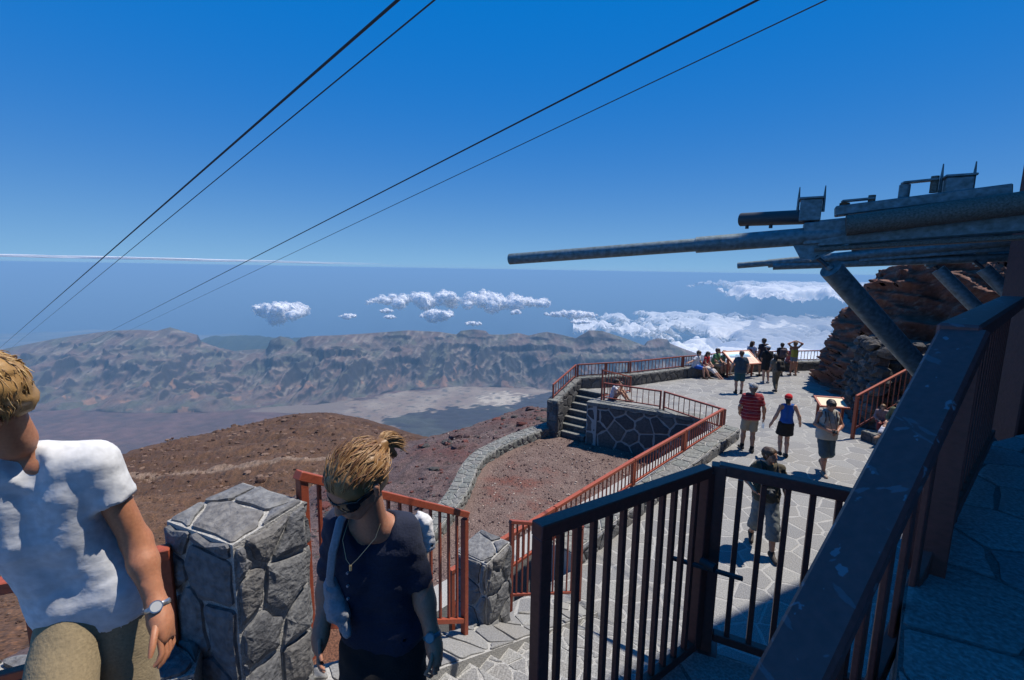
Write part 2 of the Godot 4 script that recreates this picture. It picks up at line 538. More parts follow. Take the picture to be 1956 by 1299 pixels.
func build_brown_hill():
	var nx := 420
	var ny := 300
	var P := PackedVector3Array(); var C := PackedColorArray()
	P.resize(nx * ny); C.resize(nx * ny)
	var f := noise(141, 0.045, 5)
	var g := noise(142, 0.35, 4)
	var h := noise(143, 1.6, 3)
	for i in nx:
		var px: float = lerp(-320.0, 1120.0, i / float(nx - 1))
		for j in ny:
			var t := j / float(ny - 13)
			var p := brown_point(px, min(t, 1.0))
			if t > 1.0:
				var back := (t - 1.0) * (ny - 13)
				var sr := sight(px, ipol(BROWN, px))
				var d := ipol(BROWN_D, px) + back * 6.0
				p = Vector3(sr.x * d, EYE + sr.y * ipol(BROWN_D, px) - back * 3.4 - back * back * 0.25, -d)
			var n1 := f.get_noise_2d(p.x, p.z)
			var n2 := g.get_noise_2d(p.x, p.z)
			var n3 := h.get_noise_2d(p.x, p.z)
			var near: float = clamp(-p.z / 40.0, 0.12, 1.0)
			p.y += (1.5 * n1 + 0.55 * n2 * sqrt(near)) * near * (1.0 if t < 0.97 else 0.35) + 0.11 * n3
			# a trodden path across the slope
			var road: float = absf(-p.z - (62.0 + 0.26 * (p.x + 28.0) + 3.0 * f.get_noise_2d(p.x * 0.6, 7.0)))
			var col := Color(0.16, 0.080, 0.040).lerp(Color(0.24, 0.13, 0.072), clamp(0.5 + n1 * 1.2 + n2 * 0.5, 0.0, 1.0))
			col = col.lerp(Color(0.10, 0.042, 0.028), clamp(0.9 * n2 + (t - 0.8) * 1.6, 0.0, 0.7))
			col = col.lerp(Color(0.22, 0.095, 0.045), clamp((16.0 + p.z) / 10.0, 0.0, 0.75))
			if road < 1.5 + 0.5 * n2 and p.x < -8.0: col = Color(0.40, 0.28, 0.20)
			P[j * nx + i] = p
			C[j * nx + i] = col * (0.95 + 0.6 * n3)
	var b := MB.new()
	b.grid(nx, ny, P, C)
	structure("brown_hill", b, land_material(0.22, 1.3, M.speck))
	# stones lying on it: the bigger ones each on their own, the small ones as one litter
	scatter_stones()

func rock_mesh(seed_: int, sub := 1) -> ArrayMesh:
	var s := SphereMesh.new()
	s.radial_segments = 7 + sub * 2
	s.rings = 4 + sub
	s.radius = 0.5
	s.height = 1.0
	var arr := s.get_mesh_arrays()
	var f := noise(seed_, 0.9, 3)
	var b := MB.new()
	var vv: PackedVector3Array = arr[Mesh.ARRAY_VERTEX]
	var ii: PackedInt32Array = arr[Mesh.ARRAY_INDEX]
	var w := PackedVector3Array()
	for p in vv:
		var q := p * (1.0 + 0.55 * f.get_noise_3dv(p * 1.7) + 0.3 * f.get_noise_3dv(p * 4.0 + Vector3(9, 0, 0)))
		q.y = clamp(q.y, -0.33, 0.36 + 0.1 * f.get_noise_2d(p.x * 3, p.z * 3))
		w.append(q)
	for k in range(0, ii.size(), 3):
		b.tri(w[ii[k]], w[ii[k + 1]], w[ii[k + 2]], (w[ii[k]] + w[ii[k + 1]] + w[ii[k + 2]]))
	return b.mesh()

func litter(called: String, spots: Array, mesh: Mesh, m: Material, label: String, category: String):
	var mm := MultiMesh.new()
	mm.transform_format = MultiMesh.TRANSFORM_3D
	mm.mesh = mesh
	mm.instance_count = spots.size()
	for i in spots.size(): mm.set_instance_transform(i, spots[i])
	var o := MultiMeshInstance3D.new()
	o.multimesh = mm
	o.material_override = m
	o.name = numbered(called)
	o.set_meta("kind", "stuff")
	o.set_meta("label", label)
	o.set_meta("category", category)
	add_child(o)

func spot(p: Vector3, s: float, r: RandomNumberGenerator) -> Transform3D:
	var b := Basis(Vector3.UP, r.randf() * TAU) * Basis(Vector3.RIGHT, r.randf_range(-0.4, 0.4))
	return Transform3D(b.scaled(Vector3(s * r.randf_range(0.7, 1.4), s * r.randf_range(0.6, 1.0), s * r.randf_range(0.7, 1.3))), p)

func scatter_stones():
	var r := RandomNumberGenerator.new()
	r.seed = 515
	M.rocks = []
	for k in 4: M.rocks.append(rock_mesh(600 + k))
	M.brownrock = mat(lin(0.12, 0.062, 0.04), 0.95, M.blotch, M.b1, 2.0, 1.5)
	M.palerock = mat(lin(0.26, 0.165, 0.115), 0.95, M.blotch, M.b1, 2.0, 1.5)
	M.redrock = mat(lin(0.17, 0.055, 0.045), 0.95, M.blotch, M.b1, 2.0, 1.5)
	M.purplerock = mat(lin(0.125, 0.075, 0.075), 0.95, M.blotch, M.b1, 2.0, 1.5)
	var f := noise(141, 0.045, 5)
	var g := noise(142, 0.35, 4)
	var sets := [[], [], []]
	var cl := noise(150, 0.08, 3)
	for k in 7500:
		var px := r.randf_range(-300, 1000)
		var t := pow(r.randf(), 0.75) * 0.985
		var p := brown_point(px, t)
		var d := -p.z
		var near: float = clamp(d / 40.0, 0.12, 1.0)
		p.y += (1.5 * f.get_noise_2d(p.x, p.z) + 0.55 * g.get_noise_2d(p.x, p.z) * sqrt(near)) * near
		if cl.get_noise_2d(p.x, p.z) < -0.05 and r.randf() < 0.75: continue
		var s: float = clamp(d * r.randf_range(0.0026, 0.0095), 0.03, 0.95)
		if r.randf() < 0.025: s *= 2.1
		sets[r.randi() % 3].append(spot(p, s, r))
	litter("loose_stones", sets[0], M.rocks[0], M.brownrock, "loose brown stones strewn over the brown hill", "stones")
	litter("loose_stones", sets[1], M.rocks[1], M.brownrock, "loose brown stones strewn over the brown hill", "stones")
	litter("loose_stones", sets[2], M.rocks[2], M.palerock, "paler stones strewn over the brown hill", "stones")

# the curved low wall: its middle line on the scree side of the gravel yard
const YARD := -1.8
const BEND := [[1.68, -17.9], [0.78, -16.98], [-0.04, -16.06], [-0.90, -14.76], [-1.21, -13.75], [-1.31, -12.84], [-1.42, -11.94], [-1.65, -10.96], [-1.87, -10.23], [-2.25, -9.2]]

func scree_y(x: float, z: float, o: float) -> float:
	return YARD + 0.16 - 0.10 * o - 0.030 * o * o

func build_scree():
	var c := Curve3D.new()
	c.bake_interval = 0.1
	var ext := [[4.2, -20.6], [3.0, -19.4]]
	for e in ext: c.add_point(Vector3(e[0], 0, e[1]))
	for e in BEND: c.add_point(Vector3(e[0], 0, e[1]))
	c.add_point(Vector3(-2.9, 0, -8.0)); c.add_point(Vector3(-3.6, 0, -6.6)); c.add_point(Vector3(-4.3, 0, -5.2))
	for i in range(1, c.point_count - 1):
		var t := (c.get_point_position(i + 1) - c.get_point_position(i - 1)) * 0.17
		c.set_point_in(i, -t); c.set_point_out(i, t)
	M.bend = c
	var nx := 260
	var ny := 110
	var L := c.get_baked_length()
	var P := PackedVector3Array(); var C := PackedColorArray()
	var f := noise(161, 0.16, 4)
	var g := noise(162, 0.9, 4)
	var h := noise(163, 4.0, 3)
	for j in ny:
		for i in nx:
			var s := L * i / float(nx - 1)
			var p := c.sample_baked(s)
			var q := c.sample_baked(min(s + 0.3, L)) - c.sample_baked(max(s - 0.3, 0.0))
			var out := Vector3(q.z, 0, -q.x).normalized()
			if out.x > 0: out = -out
			var o: float = -0.22 + 17.0 * pow(j / float(ny - 1), 1.5)
			p += out * o
			var n1 := f.get_noise_2d(p.x, p.z)
			var n2 := g.get_noise_2d(p.x, p.z)
			var n3 := h.get_noise_2d(p.x, p.z)
			p.y = scree_y(p.x, p.z, o) + 0.34 * n1 * min(o * 0.5, 1.0) + 0.13 * n2 * min(o, 1.0) + 0.035 * n3
			var col := Color(0.19, 0.125, 0.125).lerp(Color(0.29, 0.205, 0.195), clamp(0.5 + n2, 0.0, 1.0))
			col = col.lerp(Color(0.21, 0.07, 0.062), clamp(n1 * 1.6 - 0.25 + 0.5 * n2, 0.0, 0.65))
			col = col.lerp(Color(0.055, 0.045, 0.045), clamp((n3 - 0.15) * 1.6, 0.0, 0.7))
			col = col.lerp(Color(0.20, 0.085, 0.042), smoothstep(-8.6, -6.8, p.z) * 0.8)
			P.append(p); C.append(col)
	var b := MB.new()
	b.grid(nx, ny, P, C)
	structure("scree_slope", b, land_material(0.8, 1.4, M.speck))
	var r := RandomNumberGenerator.new()
	r.seed = 88
	var sets := [[], [], [], []]
	for k in 2600:
		var s := r.randf() * L
		var o := 0.35 + 8.0 * pow(r.randf(), 1.5)
		var p := c.sample_baked(s)
		var q := c.sample_baked(min(s + 0.3, L)) - c.sample_baked(max(s - 0.3, 0.0))
		var out := Vector3(q.z, 0, -q.x).normalized()
		if out.x > 0: out = -out
		p += out * o
		p.y = scree_y(p.x, p.z, o) + 0.34 * f.get_noise_2d(p.x, p.z) * min(o * 0.5, 1.0) + 0.13 * g.get_noise_2d(p.x, p.z) * min(o, 1.0)
		sets[r.randi() % 4].append(spot(p, 0.03 + 0.11 * pow(r.randf(), 3.0), r))
	for k in 4: litter("scree_stones", sets[k], M.rocks[k], [M.purplerock, M.redrock, M.purplerock, M.lavastone[1]][k], "loose purple and red stones on the scree beside the curved wall", "stones")
	for k in 46:
		var s := r.randf_range(0.02, 0.72) * L
		var o := r.randf_range(0.7, 4.2)
		var p := c.sample_baked(s)
		var q := c.sample_baked(min(s + 0.3, L)) - c.sample_baked(max(s - 0.3, 0.0))
		var out := Vector3(q.z, 0, -q.x).normalized()
		if out.x > 0: out = -out
		p += out * o
		p.y = scree_y(p.x, p.z, o) + 0.34 * f.get_noise_2d(p.x, p.z) * min(o * 0.5, 1.0) + 0.02
		var o3 := MeshInstance3D.new()
		o3.mesh = M.rocks[k % 4]
		o3.material_override = [M.lavastone[0], M.purplerock, M.redrock][k % 3]
		o3.transform = spot(p, r.randf_range(0.16, 0.42), r)
		o3.name = numbered("lava_boulder")
		o3.set_meta("label", ["black", "purple grey", "dark red"][k % 3] + " lava boulder on the scree outside the curved wall")
		o3.set_meta("category", "boulder")
		o3.set_meta("group", ["black", "purple grey", "dark red"][k % 3] + " boulders on the scree")
		add_child(o3)
	# the gravel yard inside the wall
	var P2 := PackedVector3Array(); var C2 := PackedColorArray()
	var nz := 230
	var nw := 90
	var rust := noise(171, 0.4, 3)
	for j in nz:
		var z: float = lerp(-19.2, -4.4, j / float(nz - 1))
		var xl := -6.0
		for k in BEND.size() - 1:
			if z <= BEND[k + 1][1] and z >= BEND[k][1]: xl = lerp(float(BEND[k][0]), float(BEND[k + 1][0]), (z - BEND[k][1]) / (BEND[k + 1][1] - BEND[k][1]))
		if z > BEND[-1][1]: xl = lerp(-2.25, -4.4, (z + 9.2) / 4.8)
		if z < BEND[0][1]: xl = 1.68
		for i in nw:
			var x: float = lerp(xl - 0.05, 7.4, i / float(nw - 1))
			var n2 := g.get_noise_2d(x, z)
			var n3 := h.get_noise_2d(x, z)
			var red: float = clamp(0.75 - Vector2((x - 0.3) / 1.3, (z + 13.0) / 2.2).length() + 0.9 * rust.get_noise_2d(x * 2.0, z * 2.0) + 0.6 * n3, 0.0, 1.0)
			var col := Color(0.25, 0.17, 0.15).lerp(Color(0.36, 0.26, 0.225), clamp(0.5 + n2 * 0.8 + n3 * 0.6, 0.0, 1.0))
			col = col.lerp(Color(0.30, 0.09, 0.06), red * 0.8)
			col = col.lerp(Color(0.26, 0.10, 0.045), smoothstep(-8.8, -7.0, z) * smoothstep(-1.0, -2.4, x) * 0.85)
			P2.append(Vector3(x, YARD + 0.035 * n2 + 0.012 * n3 + 0.12 * smoothstep(0.6, 0.0, x - xl), z)); C2.append(col)
	b = MB.new()
	b.grid(nw, nz, P2, C2)
	structure("gravel_yard", b, land_material(0.9, 1.3, M.speck))
	var gs := [[], []]
	for k in 9000:
		var z := r.randf_range(-17.5, -6.0)
		var x := r.randf_range(-2.4, 5.5)
		gs[0 if r.randf() < 0.8 else 1].append(spot(Vector3(x, YARD + 0.01, z), 0.016 + 0.05 * pow(r.randf(), 4.0), r))
	litter("gravel", gs[0], M.rocks[0], M.purplerock, "small stones of the gravel yard inside the curved wall", "gravel")
	litter("gravel", gs[1], M.rocks[1], mat(lin(0.36, 0.30, 0.26), 0.9), "pale pebbles in the gravel yard inside the curved wall", "gravel")
# ---------------------------------------------------------------- clouds below and beside us
func build_clouds():
	var m := mat(Color(0.97, 0.97, 0.98), 1.0)
	m.backlight_enabled = true
	m.backlight = Color(0.5, 0.5, 0.5)
	M.cloud = m
	M.wisp = mat(Color(0.97, 0.97, 0.98, 0.30), 1.0)
	M.wisp.transparency = BaseMaterial3D.TRANSPARENCY_ALPHA
	var list := [
		[540, 596, 15000, 100, 36, "small round white cloud over the sea, left of the long cloud bank"],
		[880, 576, 17000, 340, 34, "long white cloud bank hanging over the caldera rim"],
		[835, 602, 14500, 62, 22, "small cloud hanging below the long cloud bank"],
		[738, 594, 15500, 26, 8, "tiny cloud puff just left below the long cloud bank"],
		[985, 597, 15500, 22, 9, "tiny lone cloud puff right of the long cloud bank"],
		[1090, 601, 15500, 100, 14, "flat streak of cloud above the right half of the rim"],
		[665, 604, 16000, 30, 9, "tiny cloud puff between the round cloud and the bank"],
		[745, 606, 15000, 24, 7, "lowest tiny cloud puff left of the bank"],
		[1110, 616, 15000, 40, 8, "small low cloud puff just above the rim crest"],
		[905, 618, 16000, 34, 8, "faint low cloud puff above the middle of the rim"]]
	var r := RandomNumberGenerator.new()
	r.seed = 9
	for e in list:
		var s := sight(e[0], e[1])
		var d: float = e[2] * 0.62
		var at := Vector3(s.x * d, EYE + s.y * d, -d)
		var w: float = e[3] / 900.0 * d
		var h: float = e[4] / 900.0 * d
		var prims := []
		var count: int = int(clamp(w / h * 11.0, 12, 120))
		for k in count:
			var u := r.randf_range(-0.5, 0.5)
			var env := 1.0 - pow(absf(u) * 2.0, 2.0) * 0.75
			var rr := h * r.randf_range(0.16, 0.40) * env
			var p := Vector3(u * w, r.randf_range(-0.25, 0.30) * h * env, r.randf_range(-0.6, 0.6) * h * 1.6)
			prims.append([p, p + Vector3(r.randf_range(-1, 1), 0, 0) * rr, rr, rr * 0.8])
		var b := MB.new()
		net(b, prims, h / 15.0, h * 0.16, [], 0.10 * h, 3.2 / h)
		var o := thing("cloud", e[5], "cloud", at)
		part(o, "core", b, m)
		b = MB.new()
		for q in prims:
			q[2] *= 1.22; q[3] *= 1.25
		net(b, prims, h / 13.0, h * 0.2, [], 0.22 * h, 4.0 / h, 8)
		part(o, "wisps", b, M.wisp)
	# the long thin streak low in the sky at the left
	var b2 := MB.new()
	for k in 34:
		var px: float = lerp(-160.0, 690.0, k / 33.0) + r.randf_range(-12, 12)
		var d2 := 42000.0 + r.randf_range(-400, 400)
		var pts := PackedVector3Array(); var rad := PackedFloat32Array()
		var span := r.randf_range(55, 120)
		var fat: float = 80.0 * clamp((740.0 - px) / 420.0, 0.12, 1.0) * r.randf_range(0.5, 1.1)
		var lift := r.randf_range(-2.0, 2.0)
		for e in 9:
			var q: float = px + (e / 4.0 - 1.0) * span
			var s2 := sight(q, 488.0 + 0.0225 * max(q, 0.0) + lift)
			pts.append(Vector3(s2.x * d2, EYE + s2.y * d2, -d2))
			rad.append(fat * sin(PI * (e + 0.12) / 8.24) + 2.0)
		b2.tube(pts, rad, 8, true, 0.8)
	var soft := mat(Color(0.97, 0.97, 0.98, 0.5), 1.0)
	soft.transparency = BaseMaterial3D.TRANSPARENCY_ALPHA
	tagged("cloud", b2, soft, "long thin white cloud streak low in the sky at the left", "cloud")
	deck(-2050.0, 9500.0, 23000.0, 0.13, 2.3, 0.20, 91, "sea of white clouds beyond the right end of the rim", m, 0.05)
	var thin := mat(Color(0.97, 0.97, 0.98, 0.55), 1.0)
	thin.transparency = BaseMaterial3D.TRANSPARENCY_ALPHA
	deck(-620.0, 11000.0, 26000.0, 0.36, 1.6, 0.0, 96, "thin veil of cloud behind the steel pipes", thin)

func deck(y: float, near: float, far: float, q0: float, q1: float, level: float, seed_: int, label: String, m: Material, core := 0.0):
	var nx := 380
	var ny := 190
	var f := noise(seed_, 0.00016, 5)
	var g := noise(seed_ + 1, 0.0011, 4)
	var P := PackedVector3Array(); var C := PackedColorArray(); var skip := PackedByteArray(); var thin_skip := PackedByteArray()
	for j in ny:
		var d: float = near * pow(far / near, j / float(ny - 1))
		for i in nx:
			var x: float = lerp(q0, q1, i / float(nx - 1)) * d
			var n1 := f.get_noise_2d(x, d)
			var n2 := g.get_noise_2d(x, d)
			var edge: float = min(min(smoothstep(0.0, 0.16, i / float(nx - 1)), smoothstep(0.0, 0.10, j / float(ny - 1))), smoothstep(1.0, 0.8, j / float(ny - 1)))
			var cov := n1 + 0.45 * n2 + level + edge * 0.75 - 0.5
			P.append(Vector3(x, EYE + y + 620.0 * clamp(cov, -0.1, 0.35) + 170.0 * n2, -d)); C.append(Color.WHITE)
			skip.append(1 if cov < core else 0)
			thin_skip.append(1 if cov < -0.05 or cov > core + 0.05 else 0)
	var b := MB.new()
	b.grid(nx, ny, P, C, Vector3.UP, skip)
	var o := thing("cloud", label, "cloud")
	part(o, "bank", b, m)
	if core > 0.0:
		b = MB.new()
		b.grid(nx, ny, P, C, Vector3.UP, thin_skip)
		part(o, "wisps", b, M.wisp)
# ---------------------------------------------------------------- smooth bodies
# Joins tapered capsules [a, b, ra, rb] with a smooth minimum on a grid and meshes the field as surface nets.
# cuts: [point, normal] keeps what lies behind the plane; [centre, radius] takes a ball away.
func net(b: MB, prims: Array, cell: float, k: float, cuts := [], wob := 0.0, wob_f := 1.0, wob_seed := 5, stretch := 1.0):
	var lo := Vector3.ONE * 1e9
	var hi := -lo
	var pad := cell * 2.5 + wob
	for p in prims:
		var r: float = max(p[2], p[3])
		lo = lo.min((p[0] as Vector3).min(p[1]) - Vector3.ONE * r)
		hi = hi.max((p[0] as Vector3).max(p[1]) + Vector3.ONE * r)
	lo -= Vector3.ONE * (pad + cell); hi += Vector3.ONE * (pad + cell)
	var sz := (hi - lo) / cell
	var nx := int(ceil(sz.x)) + 1
	var ny := int(ceil(sz.y)) + 1
	var nz := int(ceil(sz.z)) + 1
	var F := PackedFloat32Array()
	F.resize(nx * ny * nz)
	F.fill(1e3 * cell)
	var nxy := nx * ny
	for p in prims:
		var a: Vector3 = p[0]
		var e: Vector3 = (p[1] as Vector3) - a
		var ra: float = p[2]
		var dr: float = p[3] - ra
		var L2: float = max(e.length_squared(), 1e-12)
		var flat_end: bool = p.size() > 4
		var Ls := sqrt(L2)
		var r: float = max(ra, p[3]) + pad + k
		var m0 := ((a.min(a + e) - Vector3.ONE * r - lo) / cell).floor()
		var m1 := ((a.max(a + e) + Vector3.ONE * r - lo) / cell).ceil()
		var i0 := int(max(m0.x, 0)); var i1 := int(min(m1.x, nx - 1))
		var j0 := int(max(m0.y, 0)); var j1 := int(min(m1.y, ny - 1))
		var l0 := int(max(m0.z, 0)); var l1 := int(min(m1.z, nz - 1))
		for l in range(l0, l1 + 1):
			for j in range(j0, j1 + 1):
				var base := l * nxy + j * nx
				var q := Vector3(i0 * cell, j * cell, l * cell) + lo - a
				for i in range(i0, i1 + 1):
					var tq := q.dot(e) / L2
					var t := clampf(tq, 0.0, 1.0)
					var d := (q - e * t).length() - ra - dr * t
					if flat_end and tq > 1.0 - 0.5 * cell / Ls: d = maxf((q - e * tq).length() - p[3], (tq - 1.0) * Ls)
					var f0 := F[base + i]
					var h := k - absf(d - f0)
					if h > 0.0: F[base + i] = minf(d, f0) - h * h / (4.0 * k)
					elif d < f0: F[base + i] = d
					q.x += cell
	if cuts.size() > 0 or wob > 0.0:
		var fn := noise(wob_seed, wob_f, 3)
		var lim := pad + cell
		for l in nz:
			for j in ny:
				var base := l * nxy + j * nx
				for i in nx:
					var f0 := F[base + i]
					if f0 > lim: continue
					var q := lo + Vector3(i, j, l) * cell
					if wob > 0.0 and f0 > -lim: f0 += wob * fn.get_noise_3d(q.x + 0.5 * q.y, q.y * stretch, q.z - 0.4 * q.y)
					for ct in cuts:
						if ct.size() == 2 and ct[1] is Vector3: f0 = maxf(f0, (q - ct[0]).dot(ct[1]))
						elif ct.size() == 4:
							var ce: Vector3 = ct[1]
							var tc := clampf((q - ct[0]).dot(ce - ct[0]) / (ce - ct[0]).length_squared(), 0.0, 1.0)
							f0 = maxf(f0, lerpf(ct[2], ct[3], tc) - q.distance_to((ct[0] as Vector3).lerp(ce, tc)))
						else: f0 = maxf(f0, ct[1] - q.distance_to(ct[0]))
					F[base + i] = f0
	# one vertex in each crossed cell
	var id := PackedInt32Array()
	id.resize(nx * ny * nz)
	id.fill(-1)
	var pts := PackedVector3Array()
	var offs := PackedInt32Array([0, 1, nx, nx + 1, nxy, nxy + 1, nxy + nx, nxy + nx + 1])
	var far := cell * 2.0
	for l in nz - 1:
		for j in ny - 1:
			var base := l * nxy + j * nx
			for i in nx - 1:
				var o := base + i
				var c0 := F[o]
				if c0 > far or c0 < -far: continue
				var neg := 0
				for q in 8:
					if F[o + offs[q]] < 0.0: neg += 1
				if neg == 0 or neg == 8: continue
				var acc := Vector3.ZERO
				var cnt := 0
				for q in 8:
					for ax in 3:
						var bit := 1 << ax
						if q & bit: continue
						var fa := F[o + offs[q]]
						var fb := F[o + offs[q | bit]]
						if (fa < 0.0) == (fb < 0.0): continue
						var t := fa / (fa - fb)
						var pp := Vector3(q & 1, (q >> 1) & 1, (q >> 2) & 1)
						pp[ax] += t
						acc += pp
						cnt += 1
				id[o] = pts.size()
				pts.append(lo + (Vector3(i, j, l) + acc / cnt) * cell)
	var nn := PackedVector3Array()
	nn.resize(pts.size())
	var quads := PackedInt32Array()
	var axes := PackedInt32Array([1, nx, nxy])
	for l in range(1, nz - 1):
		for j in range(1, ny - 1):
			var base := l * nxy + j * nx
			for i in range(1, nx - 1):
				var o := base + i
				if id[o] < 0: continue
				var fa := F[o] < 0.0
				for ax in 3:
					if fa == (F[o + axes[ax]] < 0.0): continue
					var u := axes[(ax + 1) % 3]
					var w := axes[(ax + 2) % 3]
					var A := id[o]; var B := id[o - u]; var C := id[o - u - w]; var D := id[o - w]
					if A < 0 or B < 0 or C < 0 or D < 0: continue
					if fa: quads.append_array(PackedInt32Array([A, B, C, D]))
					else: quads.append_array(PackedInt32Array([A, D, C, B]))
	for q in range(0, quads.size(), 4):
		var A := pts[quads[q]]; var C := pts[quads[q + 2]]
		var m := (C - A).cross(pts[quads[q + 3]] - pts[quads[q + 1]])
		for e in 4: nn[quads[q + e]] += m
	# the field grows outwards; make sure the normals do too
	var flip := 1.0
	if quads.size() > 0:
		var s := 0.0
		for q in range(0, quads.size(), 4 * max(1, quads.size() / 400)):
			var p0 := pts[quads[q]]
			var g := ((p0 + nn[quads[q]].normalized() * cell - lo) / cell).round()
			var o2 := int(clamp(g.z, 0, nz - 1)) * nxy + int(clamp(g.y, 0, ny - 1)) * nx + int(clamp(g.x, 0, nx - 1))
			s += 1.0 if F[o2] > 0.0 else -1.0
		flip = 1.0 if s >= 0 else -1.0
	for q in range(0, quads.size(), 4):
		var t6 := [quads[q], quads[q + 2], quads[q + 1], quads[q], quads[q + 3], quads[q + 2]] if flip > 0 else [quads[q], quads[q + 1], quads[q + 2], quads[q], quads[q + 2], quads[q + 3]]
		for e in t6:
			b.v.append(pts[e]); b.n.append((nn[e] * flip).normalized()); b.c.append(b.col)
# ---------------------------------------------------------------- masonry
# Convex cells round jittered points, clipped to the region.
func cells(region: PackedVector2Array, size: float, seed_: int, stretch := 1.0) -> Array:
	var r := RandomNumberGenerator.new()
	r.seed = seed_
	var lo := region[0]
	var hi := region[0]
	for p in region: lo = lo.min(p); hi = hi.max(p)
	var sx := size * stretch
	var nx := int(ceil((hi.x - lo.x) / sx)) + 4
	var ny := int(ceil((hi.y - lo.y) / size)) + 4
	var pts := {}
	for j in ny:
		for i in nx:
			pts[Vector2i(i, j)] = Vector2(lo.x + (i - 1.5 + (0.5 if j % 2 else 0.0) + r.randf_range(-0.38, 0.38)) * sx, lo.y + (j - 1.5 + r.randf_range(-0.38, 0.38)) * size)
	var out := []
	for key in pts:
		var p: Vector2 = pts[key]
		if p.x < lo.x - sx or p.x > hi.x + sx or p.y < lo.y - size or p.y > hi.y + size: continue
		var w := sx * 2.0
		var poly := PackedVector2Array([p + Vector2(-w, -w), p + Vector2(w, -w), p + Vector2(w, w), p + Vector2(-w, w)])
		for dj in range(-2, 3):
			for di in range(-2, 3):
				if di == 0 and dj == 0: continue
				var k2 := Vector2i(key.x + di, key.y + dj)
				if not pts.has(k2): continue
				var q: Vector2 = pts[k2]
				var nrm := q - p
				var mid := (p + q) * 0.5
				var res := PackedVector2Array()
				var m := poly.size()
				for e in m:
					var a := poly[e]
					var b := poly[(e + 1) % m]
					var da := (a - mid).dot(nrm)
					var db := (b - mid).dot(nrm)
					if da <= 0: res.append(a)
					if (da < 0) != (db < 0): res.append(a.lerp(b, da / (da - db)))
				poly = res
				if poly.size() < 3: break
			if poly.size() < 3: break
		if poly.size() < 3: continue
		for c in Geometry2D.intersect_polygons(poly, region):
			if c.size() >= 3: out.append(c)
	return out

func area(p: PackedVector2Array) -> float:
	var s := 0.0
	for i in p.size(): s += p[i].cross(p[(i + 1) % p.size()])
	return absf(s) * 0.5

# one stone: the cell drawn in by the joint, its edge broken, its face a little domed or tilted
func stone(b: MB, poly: PackedVector2Array, map: Callable, gap: float, th: float, r: RandomNumberGenerator, rough := 1.0):
	var c := Vector2.ZERO
	for p in poly: c += p
	c /= poly.size()
	var ring := PackedVector2Array()
	var m := poly.size()
	for i in m:
		var a := poly[i]
		var e := poly[(i + 1) % m]
		var prev := poly[(i + m - 1) % m]
		var L := a.distance_to(e)
		# cut the corner, then a jittered point along the edge
		ring.append(a.lerp(prev, min(0.2, gap / max(a.distance_to(prev), 0.01))))
		ring.append(a.lerp(e, min(0.2, gap / max(L, 0.01))))
		if L > gap * 5.0: ring.append(a.lerp(e, r.randf_range(0.35, 0.65)) + (c - a.lerp(e, 0.5)).normalized() * gap * r.randf_range(-0.3, 0.9))
	var n := ring.size()
	var outer := PackedVector3Array(); var foot := PackedVector3Array(); var inner := PackedVector3Array()
	var tilt := Vector2(r.randf_range(-1, 1), r.randf_range(-1, 1)) * th * 0.5 * rough
	var span: float = max(sqrt(area(poly)), 0.05)
	for p in ring:
		var dist: float = max(p.distance_to(c), 0.001)
		var q: Vector2 = c + (p - c) * max(0.3, 1.0 - gap / dist)
		var s: Vector2 = c + (p - c) * max(0.2, 1.0 - (gap + min(th * 1.1, dist * 0.3)) / dist)
		var hq := th * (0.55 + 0.25 * r.randf() * rough) + tilt.dot(q - c) / span
		var hs := th * (1.0 + 0.3 * (r.randf() - 0.5) * rough) + tilt.dot(s - c) / span
		foot.append(map.call(q.x, q.y, -0.02))
		outer.append(map.call(q.x, q.y, max(hq, 0.15 * th)))
		inner.append(map.call(s.x, s.y, max(hs, 0.25 * th)))
	var c3: Vector3 = map.call(c.x, c.y, th * (1.0 + 0.35 * rough * r.randf()))
	var up: Vector3 = map.call(c.x, c.y, 1.0) - map.call(c.x, c.y, 0.0)
	for i in n:
		var k := (i + 1) % n
		var side: Vector3 = (outer[i] + outer[k]) * 0.5 - c3
		b.quad(foot[i], foot[k], outer[k], outer[i], side)
		b.quad(outer[i], outer[k], inner[k], inner[i], up + side.normalized() * 0.3)
		b.tri(inner[i], inner[k], c3, up)

func stones(parent: Node, called: String, region: PackedVector2Array, size: float, map: Callable, gap: float, th: float, mats: Array, seed_: int, limit := 300, stretch := 1.0, rough := 1.0):
	var list := cells(region, size, seed_, stretch)
	var r := RandomNumberGenerator.new()
	r.seed = seed_ + 1
	var eye := Vector3(0, EYE, 0)
	var rank := []
	for p in list:
		var a := area(p)
		if a < gap * gap * 6.0: continue
		var c := Vector2.ZERO
		for q in p: c += q
		c /= p.size()
		var w: Vector3 = map.call(c.x, c.y, 0.0)
		rank.append([-a / max(w.distance_squared_to(eye), 1.0), p])
	rank.sort_custom(func(x, y): return x[0] < y[0])
	var rest := []
	for k in mats.size(): rest.append(MB.new())
	for i in rank.size():
		if i < limit:
			var b := MB.new()
			stone(b, rank[i][1], map, gap, th, r, rough)
			part(parent, called, b, mats[r.randi() % mats.size()])
		else:
			stone(rest[r.randi() % mats.size()], rank[i][1], map, gap, th, r, rough)
	for k in mats.size():
		if rest[k].v.size() > 0:
			var o := part(parent, "far_" + called + "s", rest[k], mats[k])
			o.set_meta("kind", "stuff")

func face_map(a: Vector3, u: Vector3, out: Vector3) -> Callable:
	return func(x: float, y: float, h: float) -> Vector3: return Vector3(a.x + u.x * x + out.x * h, y, a.z + u.z * x + out.z * h)

